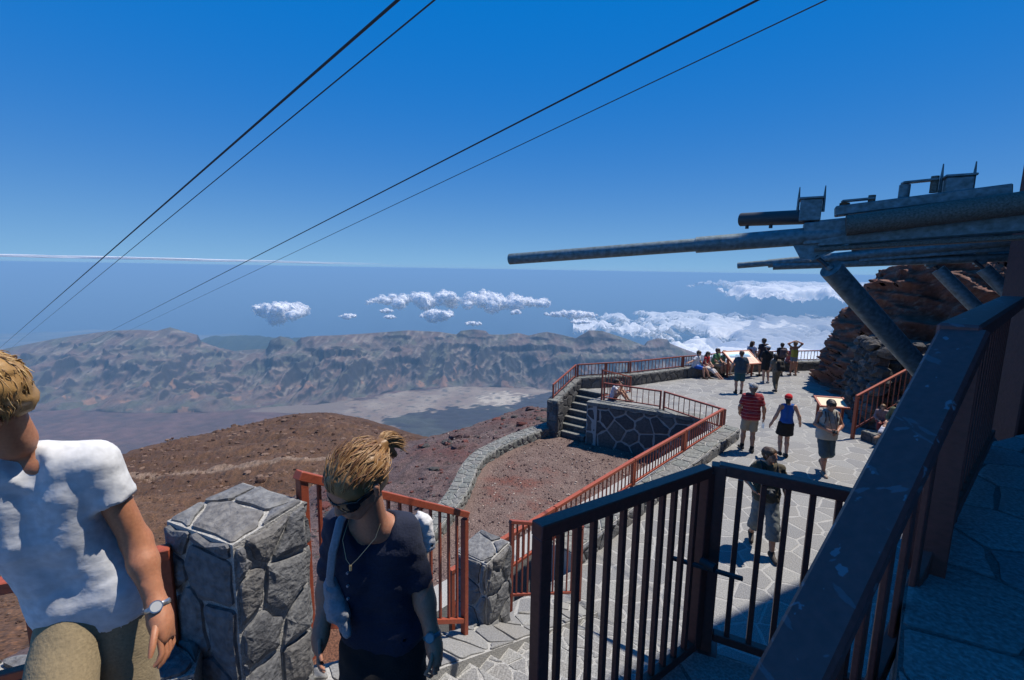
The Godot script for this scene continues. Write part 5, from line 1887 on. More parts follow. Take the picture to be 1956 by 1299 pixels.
# o: label, at, turn, tall, w, pose overrides, clothes, seated
func person(o: Dictionary) -> Node3D:
	var J := rest_pose()
	var P: Dictionary = o.get("pose", {})
	for k in P:
		if J.has(k): J[k] = P[k]
	var sc: float = o.get("tall", 1.75) / 1.75
	var cell: float = o.get("cell", 0.024)
	var w: float = o.get("w", 1.0)
	var t := thing("person", o.label, "person", o.get("at", Vector3.ZERO), o.get("group", "visitors on the terrace"))
	o["joints"] = J
	o["who"] = t
	t.rotation.y = o.get("turn", 0.0)
	t.scale = Vector3.ONE * sc
	var hy: float = P.get("look", 0.0)
	var hp: float = P.get("nod", 0.0)
	var HB := Basis(Vector3.UP, hy) * Basis(Vector3.RIGHT, hp)
	if P.has("face"):
		var fz: Vector3 = (P.face as Vector3).normalized()
		var hu: Vector3 = P.get("crown", Vector3.UP)
		var fx := hu.cross(fz).normalized()
		HB = Basis(fx, fz.cross(fx), fz)
	var hc: Vector3 = J.head
	o["HB"] = HB
	var S: Vector3 = ((J.ls - J.rs) as Vector3).normalized()
	var up: Vector3 = (J.neck - J.pelvis).normalized()
	# skin: one surface for the body, a finer one for the head let into it
	var b := MB.new()
	var pr := torso(J, w * 0.97, -0.012)
	pr.append([J.neck - up * 0.03, hc - HB.y * 0.05 - HB.z * 0.012, 0.056, 0.050])
	for s in ["l", "r"]:
		var fat := 0.9 + 0.1 * w
		pr.append([J[s + "s"], J[s + "e"], 0.050 * fat, 0.040 * fat])
		pr.append([J[s + "e"], (J[s + "e"] as Vector3).lerp(J[s + "w"], 0.3), 0.040 * fat, 0.041 * fat])
		pr.append([(J[s + "e"] as Vector3).lerp(J[s + "w"], 0.3), J[s + "w"], 0.041 * fat, 0.027])
		pr.append([J[s + "h"], J[s + "k"], 0.082 * fat, 0.054 * fat])
		pr.append([J[s + "k"], (J[s + "k"] as Vector3).lerp(J[s + "a"], 0.35), 0.053 * fat, 0.056 * fat])
		pr.append([(J[s + "k"] as Vector3).lerp(J[s + "a"], 0.35), J[s + "a"], 0.056 * fat, 0.036])
		var toe: Vector3 = J[s + "a"] + P.get(s + "toe", P.get("toe", Vector3(0.02 if s == "l" else -0.02, -0.055, 0.17)))
		J[s + "t"] = toe
		pr.append([(J[s + "a"] as Vector3) + Vector3(0, -0.03, 0), toe, 0.036, 0.024])
		var thumb: Vector3 = P.get(s + "thumb", Vector3(0, 0, 1))
		pr.append_array(hand_shape(b, J[s + "w"], J[s + "e"], thumb, P.get("hand", 1.0), P.get(s + "curl", P.get("curl", 0.35)) * (1.0 if s == "r" else -1.0) * P.get("flip", 1.0), o.get("finger_sides", 5)))
	net(b, pr, cell, 0.03)
	net(b, head_prims(hc, HB, 1.0), min(cell, 0.011) if not o.has("head_cell") else o.head_cell, 0.018)
	part(t, "body", b, o.get("skin", skin(0.42, 0.235, 0.16)))
	for s in [-1, 1]:
		b = MB.new()
		var ec: Vector3 = hc + HB * Vector3(0.031 * s, 0.006, 0.078)
		b.tube(PackedVector3Array([ec - HB.z * 0.004, ec + HB.z * 0.002, ec + HB.z * 0.006]), PackedFloat32Array([0.013, 0.011, 0.004]), 8)
		part(t, "eye", b, M.eye)
	var C: Dictionary = o.clothes
	var front := HB.z
	# shirt
	if C.has("shirt"):
		b = MB.new()
		var pl := torso(J, w, C.get("loose", 0.012))
		var hem: float = C.get("hem", 0.03)
		pl.append([J.pelvis + S * 0.06 + up * 0.05, J.pelvis - S * 0.06 + up * 0.05, 0.12 * w + C.get("loose", 0.012), 0.12 * w + C.get("loose", 0.012)])
		pl.append([J.pelvis + S * 0.055 * w - up * 0.05, J.pelvis - S * 0.055 * w - up * 0.05, 0.118 * w + C.get("loose", 0.012), 0.118 * w + C.get("loose", 0.012)])
		var sl: float = C.get("sleeve", 0.62)
		for s in ["l", "r"]:
			if sl > 0.0:
				var e: Vector3 = (J[s + "s"] as Vector3).lerp(J[s + "e"], min(sl, 1.0))
				var srr: float = C.get("sleeve_r", 0.062)
				pl.append([J[s + "s"], e, srr, srr + 0.002 * C.get("wide", 1.0), true] if sl <= 1.0 else [J[s + "s"], e, srr, srr])
				if sl > 1.0: pl.append([J[s + "e"], (J[s + "e"] as Vector3).lerp(J[s + "w"], sl - 1.0), 0.056, 0.046, true])
		var cuts := [[J.pelvis - up * hem, -up], [J.neck + up * C.get("collar", 0.035), C.get("collar_r", 0.072)]]
		for e in C.get("cuts", []): cuts.append(e)
		net(b, pl, cell, 0.035, cuts, C.get("fold", 0.012), C.get("fold_f", 9.0), 5, C.get("stretch", 1.6))
		part(t, C.get("shirt_name", "shirt"), b, C.shirt)
	# trousers or shorts
	if C.has("trousers"):
		b = MB.new()
		var pl := [[J.pelvis + S * 0.06 * w, J.pelvis - S * 0.06 * w, 0.122 * w, 0.122 * w], [J.pelvis + S * 0.055 * w + up * 0.06, J.pelvis - S * 0.055 * w + up * 0.06, 0.108 * w, 0.108 * w]]
		var leg: float = C.get("leg", 0.85)
		var cuts := [[J.pelvis + up * 0.12, up]]
		for s in ["l", "r"]:
			var e: Vector3 = (J[s + "h"] as Vector3).lerp(J[s + "k"], min(leg, 1.0))
			if leg > 1.0:
				pl.append([J[s + "h"], e, 0.100 * w, C.get("leg_r", 0.082)])
				e = (J[s + "k"] as Vector3).lerp(J[s + "a"], leg - 1.0)
				pl.append([J[s + "k"], e, C.get("leg_r", 0.082), C.get("cuff_r", 0.07), true])
			else: pl.append([J[s + "h"], e, 0.100 * w, C.get("leg_r", 0.082), true])
		net(b, pl, cell, 0.025, cuts, C.get("fold", 0.012), 9.0, 7)
		part(t, C.get("trousers_name", "shorts"), b, C.trousers)
	if C.has("skirt"):
		b = MB.new()
		var drop: float = C.get("skirt_drop", 0.42)
		var pl := []
		for s in [-1.0, 1.0]:
			var hip: Vector3 = J.lh if s > 0 else J.rh
			var kn: Vector3 = J.lk if s > 0 else J.rk
			pl.append([J.pelvis + S * 0.055 * s + up * 0.05, hip, 0.112 * w, 0.118 * w])
			pl.append([hip, hip + (kn - hip).normalized() * drop, 0.118 * w, C.get("skirt_r", 0.125), true])
			pl.append([J.pelvis, (J.lh + J.rh) * 0.5 + ((J.lk + J.rk - J.lh - J.rh) as Vector3).normalized() * drop, 0.115 * w, C.get("skirt_r", 0.125), true])
		net(b, pl, cell, 0.04, [[J.pelvis + up * 0.10, up]], 0.012, 8.0, 9)
		part(t, "skirt", b, C.skirt)
	for s in ["l", "r"]:
		if C.has("shoes"):
			b = MB.new()
			var a: Vector3 = J[s + "a"]
			var toe: Vector3 = J[s + "t"]
			var fl := (toe - a).normalized()
			net(b, [[a + Vector3(0, 0.0, 0), a - fl * 0.03 + Vector3(0, -0.045, 0), 0.047, 0.042], [a + Vector3(0, -0.04, 0) - fl * 0.02, toe + fl * 0.01, 0.045, 0.036]], cell * 0.8, 0.02)
			part(t, "shoe", b, C.shoes)
		if C.has("socks"):
			b = MB.new()
			var a: Vector3 = J[s + "a"]
			b.tube(PackedVector3Array([a, a.lerp(J[s + "k"], 0.18), a.lerp(J[s + "k"], 0.2)]), PackedFloat32Array([0.047, 0.05, 0.045]), 10)
			part(t, "sock", b, C.socks)
	# hair
	if C.has("hair"):
		b = MB.new()
		var hp2 := [[hc + HB * Vector3(0, 0.040, -0.036), hc + HB * Vector3(0, 0.046, 0.014), 0.094, 0.084]]
		hp2.append([hc + HB * Vector3(0, -0.005, -0.05), hc + HB * Vector3(0, -0.03, -0.052), 0.073, 0.060])
		for e in C.get("locks", []): hp2.append([hc + HB * (e[0] as Vector3), hc + HB * (e[1] as Vector3), e[2], e[3]])
		net(b, hp2, min(cell, 0.013), 0.02, [[hc + HB * Vector3(0, -0.08, 0.11), hc + HB * Vector3(0, -0.02, 0.13), 0.092, 0.080]] + ([[hc + HB * Vector3(0, 0.04, 0.0), HB * Vector3(0, 1, -0.25).normalized()]] if C.has("cap") else []), 0.012, 22.0, 4)
		part(t, "hair", b, C.hair)
	if C.has("cap"):
		b = MB.new()
		net(b, [[hc + HB * Vector3(0, 0.045, -0.034), hc + HB * Vector3(0, 0.05, 0.016), 0.099, 0.091]], min(cell, 0.013), 0.02, [[hc + HB * Vector3(0, 0.052, 0.0), HB * Vector3(0, -1, 0.12).normalized()]])
		var cap_o := part(t, "cap", b, C.cap)
		b = MB.new()
		var br: Vector3 = C.get("brim", Vector3(0, 0.052, 0.10))
		var bd := (HB * Vector3(br.x, 0, br.z)).normalized()
		var base := hc + HB * Vector3(0, 0.055, 0)
		b.tube(PackedVector3Array([base + bd * 0.06, base + bd * 0.12, base + bd * 0.165 - HB.y * 0.012, base + bd * 0.18 - HB.y * 0.016]), PackedFloat32Array([0.075, 0.074, 0.055, 0.012]), 12, true, 0.09, HB.y)
		part(cap_o, "brim", b, C.get("brim_mat", C.cap))
	if C.has("backpack"):
		b = MB.new()
		var bk: Vector3 = C.get("pack_dir", Vector3(0, 0, -1))
		var ctr: Vector3 = (J.neck as Vector3).lerp(J.pelvis, 0.45) + bk * 0.19 + S * C.get("pack_side", 0.0)
		var ps: float = C.get("pack_size", 1.0)
		net(b, [[ctr + S * 0.07 * ps + up * 0.14 * ps, ctr + S * 0.08 * ps - up * 0.15 * ps, 0.085 * ps, 0.095 * ps], [ctr - S * 0.07 * ps + up * 0.14 * ps, ctr - S * 0.08 * ps - up * 0.15 * ps, 0.085 * ps, 0.095 * ps], [ctr + bk * 0.06 - up * 0.06 + S * 0.05, ctr + bk * 0.06 - up * 0.06 - S * 0.05, 0.07 * ps, 0.07 * ps]], cell, 0.05)
		var bp := part(t, "backpack", b, C.backpack)
		for s in ["l", "r"]:
			b = MB.new()
			var q: Vector3 = J[s + "s"]
			var inw: Vector3 = S * (-0.055 if s == "l" else 0.055)
			b.tube(PackedVector3Array([q + inw + bk * 0.11 - up * 0.05, q + inw * 1.1 + bk * 0.02 + up * 0.085, q + inw * 1.1 - bk * 0.085 + up * 0.03, q + inw - bk * 0.135 - up * 0.12, q + inw * 0.5 - bk * 0.08 - up * 0.30, q + inw * 0.1 + bk * 0.09 - up * 0.36]), PackedFloat32Array([0.026, 0.026, 0.026, 0.024, 0.02, 0.02]), 6, true, 0.35, S)
			part(bp, "strap", b, C.get("strap", C.backpack))
	return t

func at_floor(x: float, z: float) -> Vector3: return Vector3(x, ground(z), z)

func build_people():
	M.weave = noise_tex(51, 0.09, Color(0.82, 0.82, 0.82), Color(1, 1, 1), 0.5, 256)
	M.pores = noise_tex(52, 0.05, Color(0.86, 0.84, 0.84), Color(1, 1, 1), 0.5, 256)
	M.eye = mat(lin(0.02, 0.015, 0.012), 0.2)
	var dark_hair := mat(lin(0.018, 0.013, 0.011), 0.55, M.weave, M.b2, 6.0, 0.8, false)
	var brown_hair := mat(lin(0.06, 0.032, 0.018), 0.55, M.weave, M.b2, 6.0, 0.8, false)
	var fair_hair := mat(lin(0.20, 0.11, 0.05), 0.55, M.weave, M.b2, 6.0, 0.8, false)
	var tan := skin(0.40, 0.215, 0.14)
	var fair := skin(0.46, 0.26, 0.185)
	var brown := skin(0.33, 0.16, 0.10)
	var black := cloth(0.012, 0.012, 0.014)
	var black_shoe := cloth(0.018, 0.017, 0.018, 0.7)
	var stripes := striped()
	var check := checker()
	var long_hair := [[Vector3(0, 0.0, -0.07), Vector3(0, -0.13, -0.09), 0.07, 0.055], [Vector3(0.04, -0.02, -0.06), Vector3(0.05, -0.16, -0.06), 0.045, 0.035], [Vector3(-0.04, -0.02, -0.06), Vector3(-0.05, -0.16, -0.06), 0.045, 0.035]]
	var tail := [[Vector3(0, 0.05, -0.11), Vector3(0, -0.08, -0.15), 0.035, 0.028], [Vector3(0, -0.08, -0.15), Vector3(0, -0.17, -0.13), 0.028, 0.012]]
	# walking towards us with a backpack
	var c := person({"label": "man in olive shirt and baggy grey trousers walking towards the gate", "at": at_floor(4.15, -7.18), "turn": -0.25, "tall": 1.77, "w": 1.08, "cell": 0.017, "skin": tan,
		"pose": {"look": 0.75, "nod": -0.12, "re": Vector3(-0.31, 1.17, -0.10), "rw": Vector3(-0.22, 1.08, 0.12), "le": Vector3(0.27, 1.13, -0.05), "lw": Vector3(0.30, 0.90, 0.05), "lk": Vector3(0.10, 0.50, 0.16), "la": Vector3(0.10, 0.10, 0.22), "rk": Vector3(-0.09, 0.50, -0.04), "ra": Vector3(-0.09, 0.15, -0.28), "rtoe": Vector3(-0.02, -0.10, 0.13)},
		"clothes": {"shirt": cloth(0.085, 0.072, 0.045), "trousers": cloth(0.17, 0.19, 0.19), "trousers_name": "trousers", "leg": 1.5, "leg_r": 0.10, "cuff_r": 0.105, "shoes": cloth(0.035, 0.026, 0.02, 0.7), "hair": brown_hair, "backpack": cloth(0.02, 0.024, 0.034), "sleeve": 0.62, "hem": 0.06, "fold": 0.018}})
	var b := MB.new()
	b.tube(PackedVector3Array([Vector3(0.07, 1.46, 0.08), Vector3(0.05, 1.3, 0.165), Vector3(0.0, 1.15, 0.19), Vector3(-0.04, 1.3, 0.165), Vector3(-0.07, 1.46, 0.08)]), PackedFloat32Array([0.006, 0.006, 0.006, 0.006, 0.006]), 6)
	part(c, "camera_strap", b, black)
	b = MB.new()
	b.box(Transform3D(Basis(), Vector3(0, 1.10, 0.20)), Vector3(0.13, 0.085, 0.06), 0.01)
	b.rod(Vector3(0, 1.10, 0.22), Vector3(0, 1.09, 0.29), 0.034)
	part(c, "camera", b, M.blacksteel)
	# red striped shirt from behind, bottle in hand
	var d := person({"label": "man in red striped polo shirt, checked cap and khaki shorts seen from behind", "at": at_floor(6.16, -11.69), "turn": PI - 0.2, "tall": 1.83, "w": 1.1, "cell": 0.018, "skin": tan,
		"pose": {"look": 0.1, "re": Vector3(-0.27, 1.14, -0.06), "rw": Vector3(-0.31, 0.90, 0.04), "le": Vector3(0.27, 1.14, -0.02), "lw": Vector3(0.22, 0.95, 0.14), "rk": Vector3(-0.09, 0.50, 0.03), "ra": Vector3(-0.08, 0.085, -0.06), "lk": Vector3(0.10, 0.51, 0.10), "la": Vector3(0.11, 0.10, 0.10)},
		"clothes": {"shirt": stripes, "trousers": cloth(0.34, 0.29, 0.22), "leg": 0.92, "leg_r": 0.095, "shoes": black_shoe, "socks": black, "hair": mat(lin(0.12, 0.10, 0.09), 0.7), "cap": check, "brim": Vector3(0, 0, 0.1), "sleeve": 0.72, "hem": 0.09, "loose": 0.022, "fold": 0.016}})
	var bottle := thing("water_bottle", "clear plastic water bottle in the hand of the man in the striped shirt", "bottle", d.to_global(Vector3(-0.325, 0.73, 0.09)) if d.is_inside_tree() else d.transform * Vector3(-0.325, 0.73, 0.09))
	b = MB.new()
	b.tube(PackedVector3Array([Vector3(0, -0.13, 0), Vector3(0, -0.125, 0), Vector3(0, 0.03, 0), Vector3(0, 0.065, 0), Vector3(0, 0.085, 0)]), PackedFloat32Array([0.028, 0.033, 0.033, 0.014, 0.012]), 14)
	var pet := mat(Color(0.9, 0.95, 1.0, 0.35), 0.08)
	pet.transparency = BaseMaterial3D.TRANSPARENCY_ALPHA
	part(bottle, "flask", b, pet)
	b = MB.new()
	b.rod(Vector3(0, 0.085, 0), Vector3(0, 0.105, 0), 0.015)
	part(bottle, "screw_cap", b, cloth(0.7, 0.72, 0.75, 0.5))
	b = MB.new()
	b.rod(Vector3(0, -0.128, 0), Vector3(0, -0.03, 0), 0.029, 14)
	var wat := mat(Color(0.85, 0.93, 1.0, 0.45), 0.05)
	wat.transparency = BaseMaterial3D.TRANSPARENCY_ALPHA
	part(bottle, "water", b, wat)
	# red cap, blue top, dark skirt
	person({"label": "woman in red cap, blue racer back top and black wrap skirt from behind", "at": at_floor(6.90, -11.38), "turn": PI - 0.15, "tall": 1.63, "w": 0.9, "cell": 0.017, "skin": fair,
		"pose": {"look": -0.5, "re": Vector3(-0.28, 1.16, -0.06), "rw": Vector3(-0.37, 0.95, 0.06), "le": Vector3(0.28, 1.15, -0.04), "lw": Vector3(0.36, 0.91, 0.02), "rk": Vector3(-0.075, 0.50, 0.03), "ra": Vector3(-0.06, 0.085, -0.05), "lk": Vector3(0.08, 0.51, 0.08), "la": Vector3(0.09, 0.12, -0.02)},
		"clothes": {"shirt": cloth(0.012, 0.10, 0.42), "sleeve": 0.0, "loose": 0.004, "hem": -0.03, "collar_r": 0.07, "cuts": [[Vector3(0.21, 1.40, -0.07), 0.105], [Vector3(-0.21, 1.40, -0.07), 0.105]], "skirt": black, "skirt_drop": 0.30, "skirt_r": 0.135, "shoes": black_shoe, "hair": dark_hair, "locks": [[Vector3(0, 0.0, -0.08), Vector3(0, -0.07, -0.09), 0.06, 0.05]], "cap": cloth(0.55, 0.012, 0.02), "brim": Vector3(0, 0, 0.1)}})
	# grey vest and denim, looking down at his camera
	var f := person({"label": "man in light grey vest and denim knee shorts looking down at his camera", "at": at_floor(7.19, -10.30), "turn": -0.12, "tall": 1.79, "w": 1.12, "cell": 0.017, "skin": skin(0.40, 0.19, 0.125),
		"pose": {"look": 0.0, "nod": 0.45, "head": Vector3(0, 1.60, 0.05), "re": Vector3(-0.27, 1.16, 0.02), "rw": Vector3(-0.08, 1.09, 0.24), "le": Vector3(0.28, 1.15, 0.02), "lw": Vector3(0.07, 1.06, 0.24), "rthumb": Vector3(0, 1, 0), "lthumb": Vector3(0, 1, 0), "rk": Vector3(-0.05, 0.50, 0.08), "ra": Vector3(-0.03, 0.09, 0.10), "lk": Vector3(0.10, 0.50, 0.02), "la": Vector3(0.09, 0.22, -0.26), "ltoe": Vector3(0.02, -0.15, 0.07)},
		"clothes": {"shirt": cloth(0.40, 0.39, 0.36), "sleeve": 0.0, "loose": 0.02, "hem": 0.10, "cuts": [[Vector3(0.235, 1.40, 0.0), 0.10], [Vector3(-0.235, 1.40, 0.0), 0.10]], "trousers": cloth(0.055, 0.095, 0.125), "leg": 1.12, "leg_r": 0.098, "cuff_r": 0.095, "shoes": cloth(0.30, 0.22, 0.17, 0.7), "hair": dark_hair, "backpack": cloth(0.05, 0.018, 0.02), "pack_size": 0.8}})
	b = MB.new()
	b.box(Transform3D(Basis(), Vector3(0, 1.085, 0.30)), Vector3(0.11, 0.07, 0.045), 0.008)
	b.rod(Vector3(0, 1.085, 0.31), Vector3(0, 1.08, 0.36), 0.026)
	part(f, "camera", b, M.blacksteel)
	b = MB.new()
	b.tube(PackedVector3Array([Vector3(0.06, 1.47, 0.06), Vector3(0.055, 1.3, 0.155), Vector3(0.05, 1.12, 0.29)]), PackedFloat32Array([0.005, 0.005, 0.005]), 5)
	b.tube(PackedVector3Array([Vector3(-0.06, 1.47, 0.06), Vector3(-0.055, 1.3, 0.155), Vector3(-0.05, 1.12, 0.29)]), PackedFloat32Array([0.005, 0.005, 0.005]), 5)
	part(f, "camera_strap", b, black)
	# group by the far railing
	person({"label": "man in slate blue shirt and teal shorts walking away", "at": at_floor(9.12, -18.42), "turn": PI - 0.2, "tall": 1.76, "w": 1.16, "cell": 0.022, "skin": fair, "pose": {"le": Vector3(0.30, 1.14, -0.03), "lw": Vector3(0.34, 0.90, 0.03), "re": Vector3(-0.30, 1.15, -0.05), "rw": Vector3(-0.31, 0.95, 0.10), "lk": Vector3(0.11, 0.5, 0.03), "rk": Vector3(-0.11, 0.5, 0.02)},
		"clothes": {"shirt": cloth(0.035, 0.065, 0.095), "trousers": cloth(0.015, 0.075, 0.10), "leg": 0.95, "leg_r": 0.10, "hem": 0.08, "shoes": cloth(0.03, 0.022, 0.018), "socks": cloth(0.03, 0.022, 0.018), "hair": brown_hair}})
	person({"label": "person in khaki with a black backpack leaning as they walk away", "at": at_floor(10.81, -18.82), "turn": PI + 0.1, "tall": 1.62, "w": 1.0, "cell": 0.022, "skin": tan, "pose": {"chest": Vector3(0.02, 1.23, 0.06), "neck": Vector3(0.04, 1.44, 0.10), "head": Vector3(0.05, 1.57, 0.14), "ls": Vector3(0.20, 1.38, 0.08), "rs": Vector3(-0.15, 1.38, 0.08), "le": Vector3(0.28, 1.12, 0.04), "lw": Vector3(0.24, 0.95, 0.16), "re": Vector3(-0.23, 1.12, 0.04), "rw": Vector3(-0.2, 0.94, 0.16), "lk": Vector3(0.10, 0.5, -0.02), "la": Vector3(0.12, 0.14, -0.22), "rk": Vector3(-0.09, 0.5, 0.10), "ra": Vector3(-0.09, 0.085, 0.06)},
		"clothes": {"shirt": cloth(0.20, 0.16, 0.12), "trousers": cloth(0.13, 0.11, 0.08), "trousers_name": "trousers", "leg": 1.85, "leg_r": 0.075, "cuff_r": 0.06, "shoes": black_shoe, "hair": dark_hair, "locks": long_hair, "backpack": black, "pack_side": -0.08}})
	person({"label": "person in long black dress and white cap from behind", "at": at_floor(11.35, -20.6), "turn": PI, "tall": 1.72, "w": 1.1, "cell": 0.022, "skin": fair, "pose": {"le": Vector3(0.24, 1.15, 0.04), "lw": Vector3(0.12, 1.02, 0.18), "re": Vector3(-0.24, 1.15, 0.04), "rw": Vector3(-0.12, 1.02, 0.18), "rk": Vector3(-0.10, 0.5, 0.04), "ra": Vector3(-0.13, 0.085, -0.02)},
		"clothes": {"shirt": black, "sleeve": 0.9, "hem": 0.05, "skirt": black, "skirt_drop": 0.28, "skirt_r": 0.14, "shoes": cloth(0.35, 0.33, 0.3), "hair": dark_hair, "cap": cloth(0.75, 0.75, 0.75), "brim": Vector3(0.03, 0, 0.1)}})
	person({"label": "tall man in dark navy shirt at the far railing", "at": at_floor(12.05, -22.3), "turn": PI + 0.15, "tall": 1.86, "w": 1.12, "cell": 0.024, "skin": tan, "pose": {},
		"clothes": {"shirt": cloth(0.014, 0.018, 0.035), "trousers": cloth(0.04, 0.04, 0.045), "leg": 0.95, "shoes": black_shoe, "hair": dark_hair}})
	person({"label": "woman in white shirt and black shorts beside the sloping sign", "at": at_floor(11.75, -22.75), "turn": PI - 0.9, "tall": 1.66, "w": 0.95, "cell": 0.024, "skin": fair, "pose": {"look": -0.5},
		"clothes": {"shirt": cloth(0.62, 0.63, 0.70), "trousers": black, "leg": 0.8, "shoes": black_shoe, "hair": brown_hair, "locks": long_hair + tail, "sleeve": 0.5, "backpack": cloth(0.09, 0.02, 0.04), "pack_size": 0.6}})
	person({"label": "person with dark mauve backpack at the far railing", "at": at_floor(13.0, -22.4), "turn": PI - 0.1, "tall": 1.64, "w": 0.98, "cell": 0.024, "skin": tan, "pose": {"re": Vector3(-0.3, 1.2, 0.0), "rw": Vector3(-0.22, 1.05, 0.15)},
		"clothes": {"shirt": cloth(0.02, 0.022, 0.035), "trousers": cloth(0.05, 0.05, 0.055), "leg": 0.95, "shoes": black_shoe, "hair": dark_hair, "backpack": cloth(0.10, 0.075, 0.085)}})
	person({"label": "woman in yellow top and denim shorts with both hands on her head", "at": at_floor(13.72, -22.55), "turn": PI + 0.05, "tall": 1.70, "w": 0.92, "cell": 0.022, "skin": skin(0.44, 0.20, 0.12), "pose": {"le": Vector3(0.37, 1.62, 0.0), "lw": Vector3(0.14, 1.72, -0.01), "re": Vector3(-0.37, 1.62, 0.0), "rw": Vector3(-0.14, 1.72, -0.01), "ls": Vector3(0.18, 1.44, 0), "rs": Vector3(-0.18, 1.44, 0), "lk": Vector3(0.10, 0.5, 0.02), "rk": Vector3(-0.11, 0.5, 0.02), "la": Vector3(0.13, 0.085, -0.03), "ra": Vector3(-0.15, 0.085, -0.03), "curl": 0.15},
		"clothes": {"shirt": cloth(0.50, 0.44, 0.07), "sleeve": 0.0, "loose": 0.004, "hem": -0.02, "cuts": [[Vector3(0, 1.33, 0), Vector3.UP]], "trousers": cloth(0.16, 0.22, 0.30), "leg": 0.42, "shoes": cloth(0.25, 0.16, 0.10), "hair": fair_hair}})
	# seated on the low wall
	var seat := func(x: float, z: float) -> Vector3: return Vector3(x, ground(z) + 0.45 - 0.80, z)
	var sit := {"toe": Vector3(0.0, -0.055, 0.17)}
	var sit_pose := func(extra: Dictionary) -> Dictionary:
		var p := {"pelvis": Vector3(0, 0.90, 0), "chest": Vector3(0, 1.18, 0.06), "neck": Vector3(0, 1.41, 0.10), "head": Vector3(0, 1.54, 0.15), "ls": Vector3(0.175, 1.35, 0.10), "rs": Vector3(-0.175, 1.35, 0.10), "lh": Vector3(0.085, 0.89, 0.03), "rh": Vector3(-0.085, 0.89, 0.03), "lk": Vector3(0.11, 0.88, 0.44), "rk": Vector3(-0.11, 0.88, 0.44), "la": Vector3(0.11, 0.445, 0.46), "ra": Vector3(-0.11, 0.445, 0.46), "le": Vector3(0.24, 1.10, 0.16), "re": Vector3(-0.24, 1.10, 0.16), "lw": Vector3(0.12, 0.99, 0.34), "rw": Vector3(-0.12, 0.99, 0.34)}
		for k in extra: p[k] = extra[k]
		return p
	person({"label": "man in white shirt and bright blue shorts seated on the low wall", "at": seat.call(8.62, -21.75), "turn": 0.85, "tall": 1.72, "w": 1.0, "cell": 0.022, "skin": fair, "group": "people seated on the low wall", "pose": sit_pose.call({"re": Vector3(-0.38, 1.18, 0.0), "rw": Vector3(-0.55, 1.14, -0.1), "la": Vector3(0.14, 0.44, 0.66), "lk": Vector3(0.12, 0.84, 0.46), "ra": Vector3(-0.12, 0.44, 0.50), "nod": 0.3}),
		"clothes": {"shirt": cloth(0.66, 0.68, 0.74), "trousers": cloth(0.012, 0.10, 0.45), "leg": 0.95, "leg_r": 0.09, "shoes": cloth(0.07, 0.04, 0.025), "hair": brown_hair, "hem": 0.06}})
	person({"label": "person in red top and white trousers with outstretched legs on the low wall", "at": seat.call(9.12, -21.88), "turn": 0.75, "tall": 1.66, "w": 0.92, "cell": 0.022, "skin": fair, "group": "people seated on the low wall", "pose": sit_pose.call({"lk": Vector3(0.09, 0.76, 0.46), "rk": Vector3(-0.08, 0.76, 0.46), "la": Vector3(0.10, 0.44, 0.86), "ra": Vector3(-0.06, 0.44, 0.82), "nod": 0.25}),
		"clothes": {"shirt": cloth(0.50, 0.02, 0.03), "sleeve": 0.2, "trousers": cloth(0.62, 0.60, 0.60), "trousers_name": "trousers", "leg": 1.35, "leg_r": 0.075, "cuff_r": 0.062, "hair": brown_hair, "locks": long_hair}})
	person({"label": "man in green shirt and khaki shorts seated on the low wall", "at": seat.call(9.75, -22.3), "turn": 0.70, "tall": 1.78, "w": 1.1, "cell": 0.022, "skin": tan, "group": "people seated on the low wall", "pose": sit_pose.call({"look": 0.3}),
		"clothes": {"shirt": cloth(0.10, 0.26, 0.12), "trousers": cloth(0.26, 0.23, 0.18), "leg": 0.95, "leg_r": 0.09, "shoes": black_shoe, "socks": cloth(0.05, 0.04, 0.04), "hair": brown_hair}})
	person({"label": "person in teal top seated nearest the sloping sign", "at": seat.call(10.3, -22.75), "turn": 0.6, "tall": 1.62, "w": 0.9, "cell": 0.022, "skin": fair, "group": "people seated on the low wall", "pose": sit_pose.call({"le": Vector3(0.25, 1.15, 0.2), "lw": Vector3(0.1, 1.0, 0.42), "look": 0.2}),
		"clothes": {"shirt": cloth(0.06, 0.19, 0.17), "sleeve": 0.15, "trousers": cloth(0.42, 0.24, 0.19), "leg": 0.7, "shoes": cloth(0.2, 0.12, 0.08), "hair": fair_hair}})
	person({"label": "person in pink top seated on the far wall, half hidden by the standing woman", "at": Vector3(14.3, ground(-23.6) + 0.45 - 0.8, -23.95), "turn": 0.2, "tall": 1.68, "w": 0.95, "cell": 0.024, "skin": tan, "group": "people seated on the low wall", "pose": sit_pose.call({"rw": Vector3(-0.1, 1.25, 0.3), "re": Vector3(-0.3, 1.2, 0.12)}),
		"clothes": {"shirt": cloth(0.55, 0.16, 0.17), "trousers": cloth(0.30, 0.10, 0.08), "leg": 0.9, "shoes": black_shoe, "hair": brown_hair}})
